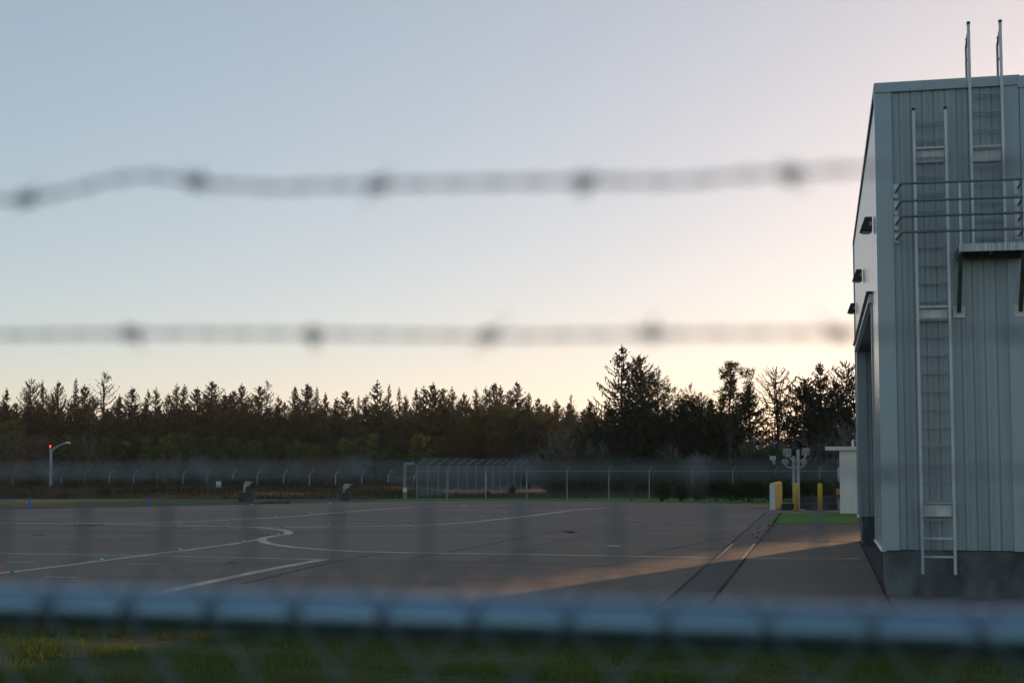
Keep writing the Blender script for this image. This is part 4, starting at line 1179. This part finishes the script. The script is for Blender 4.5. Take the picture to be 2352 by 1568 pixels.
for i, (px, py) in enumerate(tips):
    Y = rr.uniform(205,226)
    if i in special:
        key, wd, lab = special[i]
        tree(key, px, py, Y-6, "spruce_tree", lab, "tree", None, wd)
    else:
        key = rr.choice(["sp0","sp1","sp2","sp3","sp4","sp5","sp6","sp7","sp8"])
        zn = next(z for lim, z in zones if px < lim)
        c_ = cnt.get(zn,0); cnt[zn] = c_+1
        kind_ = {"sp0":"dark pointed","sp1":"slim olive","sp2":"wide dark","sp3":"thin-topped olive","sp4":"bushy olive","sp5":"ragged dark","sp6":"dense olive","sp7":"thin dark","sp8":"wide olive"}[key]
        tree(key, px, py, Y, "spruce_tree", "%s forest spruce %s, %s from left" % (kind_, zn, ORD[c_]), "tree", "spruces in the far forest wall", rr.uniform(.8,1.1))
# --- shorter pines in front of it, brighter green
front = [(8,950,"pine2",178),(36,985,"pine1",176),(103,1003,"pine1",180),(163,995,"pine2",176),(241,1001,"pine1",186),(285,1010,"pine0",188),(338,1000,"pine0",182),(384,990,"pine2",184),(412,994,"pine0",186),
 (431,993,"pine1",184),(488,999,"pine1",186),(530,1004,"pine0",188),(575,1006,"pine2",186),(632,1000,"pine1",188),(690,1006,"pine2",188),(797,1005,"pine0",184),(832,998,"pine1",182),(864,993,"pine0",180),(911,1004,"pine1",180),
 (951,1004,"pine1",178),(970,995,"pine0",178),(1013,1000,"pine1",176)]
rp = random.Random(31)
front += [(px+rp.uniform(-14,14), rp.uniform(1000,1040), rp.choice(["pine0","pine1","pine2","dpine0","pine0"]), rp.uniform(172,192)) for px in (130,200,262,312,360,455,510,552,600,660,720,770,815,890,930,990,1030)]
front.sort()
for i, (px, py, key, Y) in enumerate(front):
    lab = "%s green shore pine in front of the dark forest, %s from the left" % ({"pine0":"bushy","pine1":"small pointed","pine2":"rounded","dpine0":"dark"}[key], ORD[i])
    tree(key, px, py, Y, "pine_tree", lab, "tree", "green pines along the forest foot", rp.uniform(.9,1.6))
# --- dark rounded pines behind the return fence
for i, (px, py, key, Y) in enumerate([(1060,938,"dpine2",172),(1100,930,"dpine0",168),(1140,926,"dpine2",170),(1180,934,"dpine0",168),(1216,938,"dpine2",172),(1250,946,"dpine0",170),(1285,962,"dpine2",176)]):
    tree(key, px, py, Y, "pine_tree", "dark round-topped pine behind the return fence, %s from the left" % ORD[i], "tree", "dark pines behind the return fence", 1.0)
# --- near group on the right
near = [("big0",1428,790,138,"spruce_tree","tallest spruce, with long bare-tipped branches reaching left",1.0,0.4),
 ("big1",1470,811,142,"spruce_tree","dense full spruce right beside the tallest spruce",1.0,1.0),
 ("dpine0",1510,845,146,"pine_tree","dark pine leaning on the right flank of the dense spruce",.75,2.0),
 ("dpine2",1553,887,140,"pine_tree","flat-topped dark pine right of the two tall spruces",.95,.5),
 ("sparse",1588,876,158,"spruce_tree","thin pale spruce peeping up behind the flat-topped pines",.7,.3),
 ("dpine0",1590,905,138,"pine_tree","low dark pine in front of the thin pale spruce",.9,2.4),
 ("sp2",1635,910,146,"spruce_tree","low dark spruce between the flat-topped pines and the forked pine",1.1,.4),
 ("dpine1",1680,826,138,"pine_tree","tall forked pine with clumped crown and bare trunk",1.05,0.2),
 ("sp2",1722,876,150,"spruce_tree","dark spruce close behind the forked pine's right side",1.0,.2),
 ("fan",1783,839,146,"spruce_tree","airy fan-topped spruce with sky showing through its branches",1.05,.9),
 ("wide",1846,862,144,"spruce_tree","wide flat-branched spruce between the airy one and the pointed one",1.05,1.7),
 ("sp2",1885,826,148,"spruce_tree","narrow pointed spruce near the hangar",.95,.6),
 ("big1",1945,826,140,"spruce_tree","full bushy tree touching the hangar's edge",.85,2.2),
 ("big1",1612,897,150,"spruce_tree","dark full spruce behind the low pines, right of the thin pale spruce",.8,2.9),
 ("sp4",1655,906,148,"spruce_tree","bushy spruce low behind the forked pine's left side",1.1,1.3),
 ("sp6",1858,884,152,"spruce_tree","dense spruce tucked between the wide and the pointed spruce",1.05,2.2),
 ("sp4",1915,868,147,"spruce_tree","bushy spruce between the pointed spruce and the tree at the hangar's edge",1.0,.4),
 ("sp2",1990,835,146,"spruce_tree","tree mostly hidden behind the hangar corner",1.0,1.2)]
for key, px, py, Y, nme, lab, wd, rot in near:
    tree(key, px, py, Y, nme, lab, "tree", None, wd, rot)
# --- bare deciduous trees
btree("alder0",1296,978,140,"bare_tree","pale leafless spreading tree in front of the dark pines, above the fence","tree",None,1.25)
btree("alder1",1372,1000,134,"bare_tree","leafless tree at the left foot of the tallest spruce","tree",None,.9)
btree("alder2",1560,1010,130,"bare_tree","slim leafless tree below the flat-topped pine","tree",None,.8)
btree("alder2",1626,1030,126,"bare_tree","low leafless tree behind the rail, left of the hedge","tree",None,.9)
btree("alder1",1745,985,132,"bare_tree","leafless tree with fanned twigs above the yellow barrier","tree",None,1.1)
btree("alder0",1800,1000,130,"bare_tree","leafless tree right behind the floodlight pole","tree",None,.9)
btree("alder1",1870,985,134,"bare_tree","leafless tree above the lone bollard","tree",None,1.1)
btree("alder0",1930,960,132,"bare_tree","grey leafless tree rising behind the white kiosk","tree",None,1.0)
btree("brown",20,985,165,"bare_tree","wide brown leafless alder at the left edge of the picture","tree",None,1.6)
btree("alder1",205,985,190,"bare_tree","thin pale trunk standing among the left pines","tree",None,.5)
btree("alder2",400,1030,182,"bare_tree","thin leafless sapling in front of the green pines","tree",None,.6)
tree("russet",744,1024,176,"russet_shrub","round russet-brown bush under the forest, between the concrete blocks","shrub",None,1.0)
# --- shrubs near the right fence
sh = [("shrub1",1520,1109,96,"round_shrub","small dark conifer bush right of the twiggy bush",1.0),("shrub1",1562,1111,96,"round_shrub","small round dark bush left of the long hedge",1.0),
      ("hedge0",1640,1095,95,"hedge_shrub","left part of the long dark hedge behind the fence posts",1.15),("hedge0",1715,1098,94,"hedge_shrub","middle part of the long dark hedge, left of the barrier",1.2),
      ("hedge0",1790,1078,97,"hedge_shrub","tall dark conifer bush behind the yellow barrier",1.0),("hedge0",1850,1092,95,"hedge_shrub","dark bush between the two yellow bollards",1.1),("hedge0",1890,1098,96,"hedge_shrub","olive-tipped bush right of the lone bollard",.8),
      ("shrub1",1600,1120,98,"round_shrub","low dark bush at the left end of the hedge",1.0),
      ("shrub0",1176,1113,125,"round_shrub","dark bush inside the fence corner, near the far posts",.55),("shrub1",1120,1127,112,"round_shrub","low dark bramble clump inside the fence corner",1.5),
      ("shrub0",245,1117,118,"round_shrub","dark green tussock bush on the rough bank, right of the lamp post",1.5),("shrub0",360,1119,116,"round_shrub","dark green tussock bush on the bank above the right blue stake",1.2),
      ("shrub0",505,1122,114,"round_shrub","dark green tussock bush below the pale cabinet",1.4)]
for key, px, py, Y, nme, lab, wd in sh:
    tree(key, px, py, Y, nme, lab, "shrub", None, wd)
btree("twiggy",1452,1101,96,"twiggy_bush","bare twiggy bush standing right behind the fence line","shrub",None,1.0)

# --- the wood behind, reading as one dark mass, and the same wood continuing out of sight to the right
def gather(items):
    VV = []; FF = []; n = 0
    for (me, loc, s_, rot) in items:
        k = len(me.vertices); a = np.empty(k*3, dtype=np.float64); me.vertices.foreach_get("co", a); a = a.reshape(-1,3)
        c, q = math.cos(rot), math.sin(rot)
        b = np.stack([(a[:,0]*c-a[:,1]*q)*s_[0]+loc[0], (a[:,0]*q+a[:,1]*c)*s_[0]+loc[1], a[:,2]*s_[1]+loc[2]], 1)
        l = np.empty(len(me.loops), dtype=np.int64); me.loops.foreach_get("vertex_index", l)
        VV.append(b); FF.append(l+n); n += k
    return np.concatenate(VV), np.concatenate(FF)
def big_mesh(name, V, idx, m):
    me = bpy.data.meshes.new(name); nf = len(idx)//4
    me.vertices.add(len(V)); me.vertices.foreach_set("co", V.astype(np.float32).ravel())
    me.loops.add(len(idx)); me.loops.foreach_set("vertex_index", idx.astype(np.int32))
    me.polygons.add(nf); me.polygons.foreach_set("loop_start", np.arange(nf, dtype=np.int32)*4)
    me.materials.append(m); me.update(calc_edges=True); me.validate()
    o = bpy.data.objects.new(name, me); col.objects.link(o); return o
rw = random.Random(3); items = []
for row, (Y, hh) in enumerate([(230,11.9),(236,12.4),(243,12.9),(251,13.4)]):
    x = -95.0
    while x < 34:
        key = rw.choice(["sp0","sp2","sp4","sp1","sp5","sp6","sp8"]); me, _, ph, _ = PROTO[key]
        h = hh*rw.uniform(.88,1.04); s_ = h/ph*1.05
        items.append((me, (x, Y+rw.uniform(-3,3), -1.0), (s_, h/ph), rw.uniform(0,6.28))); x += rw.uniform(2.2,3.4)
for Y in (198, 203):
    x = -70.0
    while x < 12:
        key = rw.choice(["pine0","pine2","dpine0","sp2"]); me, _, ph, _ = PROTO[key]
        h = rw.uniform(5.0,7.5); s_ = h/ph*1.3
        items.append((me, (x, Y+rw.uniform(-2,2), -1.0), (s_, h/ph), rw.uniform(0,6.28))); x += rw.uniform(2.0,3.2)
for Y in (150,156):                                   # low filling behind the near group
    x = 8.0
    while x < 36:
        key = rw.choice(["sp2","sp4","dpine2","pine2"]); me, _, ph, _ = PROTO[key]
        h = rw.uniform(6.0,8.2) if x < 22.5 else rw.uniform(4.2,5.6); s_ = h/ph*1.4
        items.append((me, (x, Y+rw.uniform(-2,2), -.4), (s_, h/ph), rw.uniform(0,6.28))); x += rw.uniform(1.8,2.8)
for Y in (148,154,160,167):                           # unseen continuation behind the hangar, heightened to block low sun beside a gap
    x = 38.5 + (Y-148)*.24
    while True:
        qq = x*math.cos(SUN_AZ) - Y*math.sin(SUN_AZ)
        if qq > -17.0: break
        key = rw.choice(["sp2","big1","sp4","wide"]); me, _, ph, _ = PROTO[key]
        h = rw.uniform(17,19.5); s_ = h/ph*.72
        items.append((me, (x, Y, -.4), (s_, h/ph), rw.uniform(0,6.28))); x += rw.uniform(2.0,3.0)
V_, I_ = gather(items)
o = big_mesh("woodland", V_, I_, M["needle"]); tag(o, "dense dark conifer wood closing the view behind the separate trees", "woodland", None, "stuff")
# undergrowth at the forest foot
items = []
for (Y, x0, x1) in [(190,-66,-6),(193,-66,-6),(170,-66,0),(128,4,34),(134,4,36),(141,4,38)]:
    x = x0
    while x < x1:
        me = PROTO[rw.choice(["shrub0","shrub1","hedge0"])][0]; s_ = rw.uniform(.8,1.5)*(1.25 if Y < 150 else 1.1)
        if Y == 170: s_ *= .45
        items.append((me, (x, Y+rw.uniform(-2,2), gz(x,Y)-.1), (s_, s_*rw.uniform(.7,1.15)), rw.uniform(0,6.28))); x += rw.uniform(1.6,3.2)
V_, I_ = gather(items)
o = big_mesh("undergrowth", V_, I_, M["shrub"]); tag(o, "dark tangled undergrowth along the foot of the trees", "undergrowth", None, "stuff")

# --- grasses
def blades(name, n, place, h, w, m, label, cat, seed, lean=.35):
    R = np.random.RandomState(seed)
    X, Y, Z = place(R, n)
    n = len(X)
    az = R.uniform(0, 2*np.pi, n); hh = h[0]+(h[1]-h[0])*R.rand(n)**1.6; ww = w*R.uniform(.6,1.4,n)
    dx, dy = np.cos(az)*ww/2, np.sin(az)*ww/2
    la = R.uniform(0, 2*np.pi, n); ln = hh*lean*R.rand(n)
    tx, ty = X+np.cos(la)*ln, Y+np.sin(la)*ln
    V = np.empty((n,4,3)); 
    V[:,0] = np.stack([X-dx, Y-dy, Z],1); V[:,1] = np.stack([X+dx, Y+dy, Z],1)
    V[:,2] = np.stack([tx+dx*.25, ty+dy*.25, Z+hh],1); V[:,3] = np.stack([tx-dx*.25, ty-dy*.25, Z+hh],1)
    o = big_mesh(name, V.reshape(-1,3), np.arange(n*4), m)
    return tag(o, label, cat, None, "stuff")
def lawn_place(R, n):
    Y = 12.5+9.1*R.rand(n); X = (R.rand(n)-.5)*2*(Y*.345+.4)
    k = np.sin(X*1.9+np.sin(Y*2.3)*1.3)+np.sin(Y*3.1+X*1.1)+R.normal(0,.8,n)
    m_ = k > .1
    return X[m_], Y[m_], np.full(m_.sum(), .02)
blades("lawn_grass", 120000, lawn_place, (.03,.11), .012, M["blade"], "short patchy lawn grass below the near fence rail", "grass", 1, .7)
gh_v = np.vectorize(ground_h)
def bank_place(R, n):
    Y = 107+66*R.rand(n); X = -68+62*R.rand(n)
    k = np.sin(X*.21+Y*.13)+np.sin(X*.07-Y*.31)+R.normal(0,.6,n)
    m_ = (k > -.25) & (X > -Y*.36)
    return X[m_], Y[m_], gh_v(X[m_], Y[m_])-.02
blades("dry_grass", 42000, bank_place, (.10,.50), .05, M["dryblade"], "dry brown grass on the rough bank left of the fence corner", "grass", 2)
def bank2(R, n):
    Y = 105.5+66*R.rand(n)**1.3; X = -68+62*R.rand(n)
    k = np.sin(X*.33+Y*.17+2)+np.sin(X*.11-Y*.23+1)+R.normal(0,.5,n)
    m_ = (k > .35) & (X > -Y*.36)
    return X[m_], Y[m_], gh_v(X[m_], Y[m_])-.02
blades("weeds", 30000, bank2, (.10,.42), .07, M["greenblade"], "dark green weeds along the ditch and bank", "weeds", 3)
def inner(R, n):
    Y = 102+24*R.rand(n); X = -8+42*R.rand(n)
    k = np.sin(X*.4+Y*.2)+R.normal(0,.7,n)
    m_ = k > -.2
    return X[m_], Y[m_], gh_v(X[m_], Y[m_])-.02
blades("dry_grass", 14000, inner, (.08,.40), .05, M["dryblade"], "dry brown grass inside the right chain-link fence", "grass", 4)

# ================================================================== NEAR FENCE (out of focus)
FA = Vector((-.481,1.47,0)); FB = Vector((.399,1.22,0)); FD = (FB-FA).normalized(); FN = Vector((FD.y,-FD.x,0))
if FN.y > 0: FN = -FN                         # towards the camera
def FPt(px, py, off):
    """point on the vertical plane parallel to the fence, off metres nearer to the camera"""
    d = ray(px, py); o_ = FA + FN*off
    t = (o_.x*FN.x+o_.y*FN.y)/(d.x*FN.x+d.y*FN.y)
    return Vector((d.x*t, d.y*t, CH+d.z*t))
ZR = CH-.131
nf = empty("near_chain_link_fence", FA+FD*.5, "blurred chain-link fence close to the viewer with blue-grey top rail and barbed wires", "fence")
E0, E1 = FA-FD*2.05, FA+FD*2.95
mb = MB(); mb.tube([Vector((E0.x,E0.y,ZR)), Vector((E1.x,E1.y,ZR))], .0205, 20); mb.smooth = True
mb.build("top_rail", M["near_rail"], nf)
PER = .0815; HH = .052
mb = MB()
Ltot = 5.0; z_top = ZR+.058; r_ = .0016
s = 0.0; k = 0
def fpt(s, z, off): return E0+FD*s+FN*off+Vector((0,0,z))
slope = HH/(PER/2)
s0ph = (FPt(190,1290,.024)-E0).dot(FD) % PER
while s < Ltot:
    c_ = s + s0ph
    # twist above the rail
    for q in (0,1):
        P = []
        for i in range(7):
            a = i/6*math.pi*2.2+q*math.pi
            P.append(fpt(c_+math.cos(a)*.0022, z_top+i*.0055, .0235+math.sin(a)*.0022))
        P.append(fpt(c_+(.007 if q else -.007), z_top+.043, .0235))
        mb.tube(P, r_, 5, True)
    for sg in (-1,1):
        # long diagonal wire from the twist down and sideways; just weaves past its neighbours
        zl = .9
        mb.tube([fpt(c_,z_top,.0235+sg*.0008), fpt(c_+sg*PER/2, z_top-HH, .0245+sg*.0016), fpt(c_+sg*PER, z_top-2*HH, .0235-sg*.0016), fpt(c_+sg*(zl/slope), z_top-zl, .0235+sg*.0016)], r_, 5, False)
    s += PER
mb.build("chain_link", M["near_wire"], nf)
def barbed(pts, off, first_px, spacing, seed):
    R = random.Random(seed)
    P = [FPt(x, y, off) for x, y in pts]
    P = smooth(P, 14)
    # resample evenly
    out = [P[0]]; step = .006
    for a, b in zip(P, P[1:]):
        d = (b-a).length; n = max(1, int(d/step))
        for i in range(1, n+1): out.append(a.lerp(b, i/n))
    mb = MB(); acc = 0; h0 = []; h1 = []; arc = [0]
    for i in range(1, len(out)): arc.append(arc[-1]+(out[i]-out[i-1]).length)
    for p, s_ in zip(out, arc):
        a = s_/.056*2*math.pi
        u_ = FN*math.cos(a)*.0017 + Vector((0,0,1))*math.sin(a)*.0017
        h0.append(p+u_); h1.append(p-u_)
    mb.tube(h0, .00118, 6, False); mb.tube(h1, .00118, 6, False)
    # barbs
    for px in first_px:
        best = min(range(len(out)), key=lambda i: abs((1176+F*out[i].x/out[i].y) - px))
        c_ = out[best]; T = (out[min(best+1,len(out)-1)]-out[max(best-1,0)]).normalized()
        A_ = T.cross(Vector((0,0,1))).normalized(); B_ = A_.cross(T)
        ph = R.uniform(0,6.28)
        for w_ in (0,1):
            H = []
            for i in range(20):
                a = ph+w_*1.4+i/19*math.pi*2*2.0; 
                H.append(c_+T*(-.006+w_*.006+i/19*.006)+(A_*math.cos(a)+B_*math.sin(a))*.0041)
            d0 = (H[0]-H[1]).normalized(); d1 = (H[-1]-H[-2]).normalized()
            o0 = (H[0]-c_); o1 = (H[-1]-c_)
            H = [H[0]+d0*R.uniform(.009,.014)+o0*R.uniform(.3,1.2)] + H + [H[-1]+d1*R.uniform(.009,.014)+o1*R.uniform(.3,1.2)]
            mb.tube(H, [.0002]+[.00125]*20+[.0002], 5, False)
    return mb
top = [(-900,500),(-500,492),(-250,478),(-60,462),(50,457),(150,440),(260,413),(345,404),(445,418),(540,425),(640,431),(720,427),(870,424),(1100,420),(1345,416),(1560,416),(1700,403),(1825,397),(1960,389),(2150,384),(2400,378),(2800,370),(3500,360)]
barbed(top, .29, [-800,-370,50,445,870,1345,1825,2320,2830,3300], 0, 1).build("barbed_wire", M["barb"], nf)
mid = [(-900,775),(-400,772),(0,769),(300,766),(720,767),(1125,771),(1500,768),(1920,765),(2352,762),(3400,752)]
barbed(mid, .195, [-520,-110,300,712,1122,1508,1915,2330,2750,3200], 0, 2).build("barbed_wire", M["barb"], nf)
low = [(-900,1078),(-300,1079),(107,1082),(467,1080),(815,1079),(1210,1080),(1604,1079),(2035,1080),(2400,1081),(3400,1084)]
barbed(low, .115, [-640,-260,107,467,815,1210,1604,2035,2440,2900], 0, 3).build("barbed_wire", M["barb"], nf)
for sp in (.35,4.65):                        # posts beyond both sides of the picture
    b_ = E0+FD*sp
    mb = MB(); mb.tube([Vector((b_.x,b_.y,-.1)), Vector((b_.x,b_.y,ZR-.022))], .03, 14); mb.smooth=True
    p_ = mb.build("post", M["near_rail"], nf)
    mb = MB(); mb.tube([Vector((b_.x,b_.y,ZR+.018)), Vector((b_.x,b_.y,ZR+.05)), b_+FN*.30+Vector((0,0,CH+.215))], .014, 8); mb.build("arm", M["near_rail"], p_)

# ================================================================== HAZE
mb = MB(); mb.box((0,300,12.5), (1200,1200,31))
hz = bpy.data.materials.new("evening haze"); hz.use_nodes = True
nt = hz.node_tree; nt.nodes.clear()
ho = nt.nodes.new("ShaderNodeOutputMaterial"); pv = nt.nodes.new("ShaderNodeVolumePrincipled")
pv.inputs["Density"].default_value = .00013; pv.inputs["Color"].default_value = (.93,.94,.95,1); pv.inputs["Anisotropy"].default_value = .55
nt.links.new(pv.outputs[0], ho.inputs["Volume"])
o = mb.build("haze", hz); o["kind"] = "stuff"; o["label"] = "thin evening haze over the airfield"
sc.cycles.volume_bounces = 0
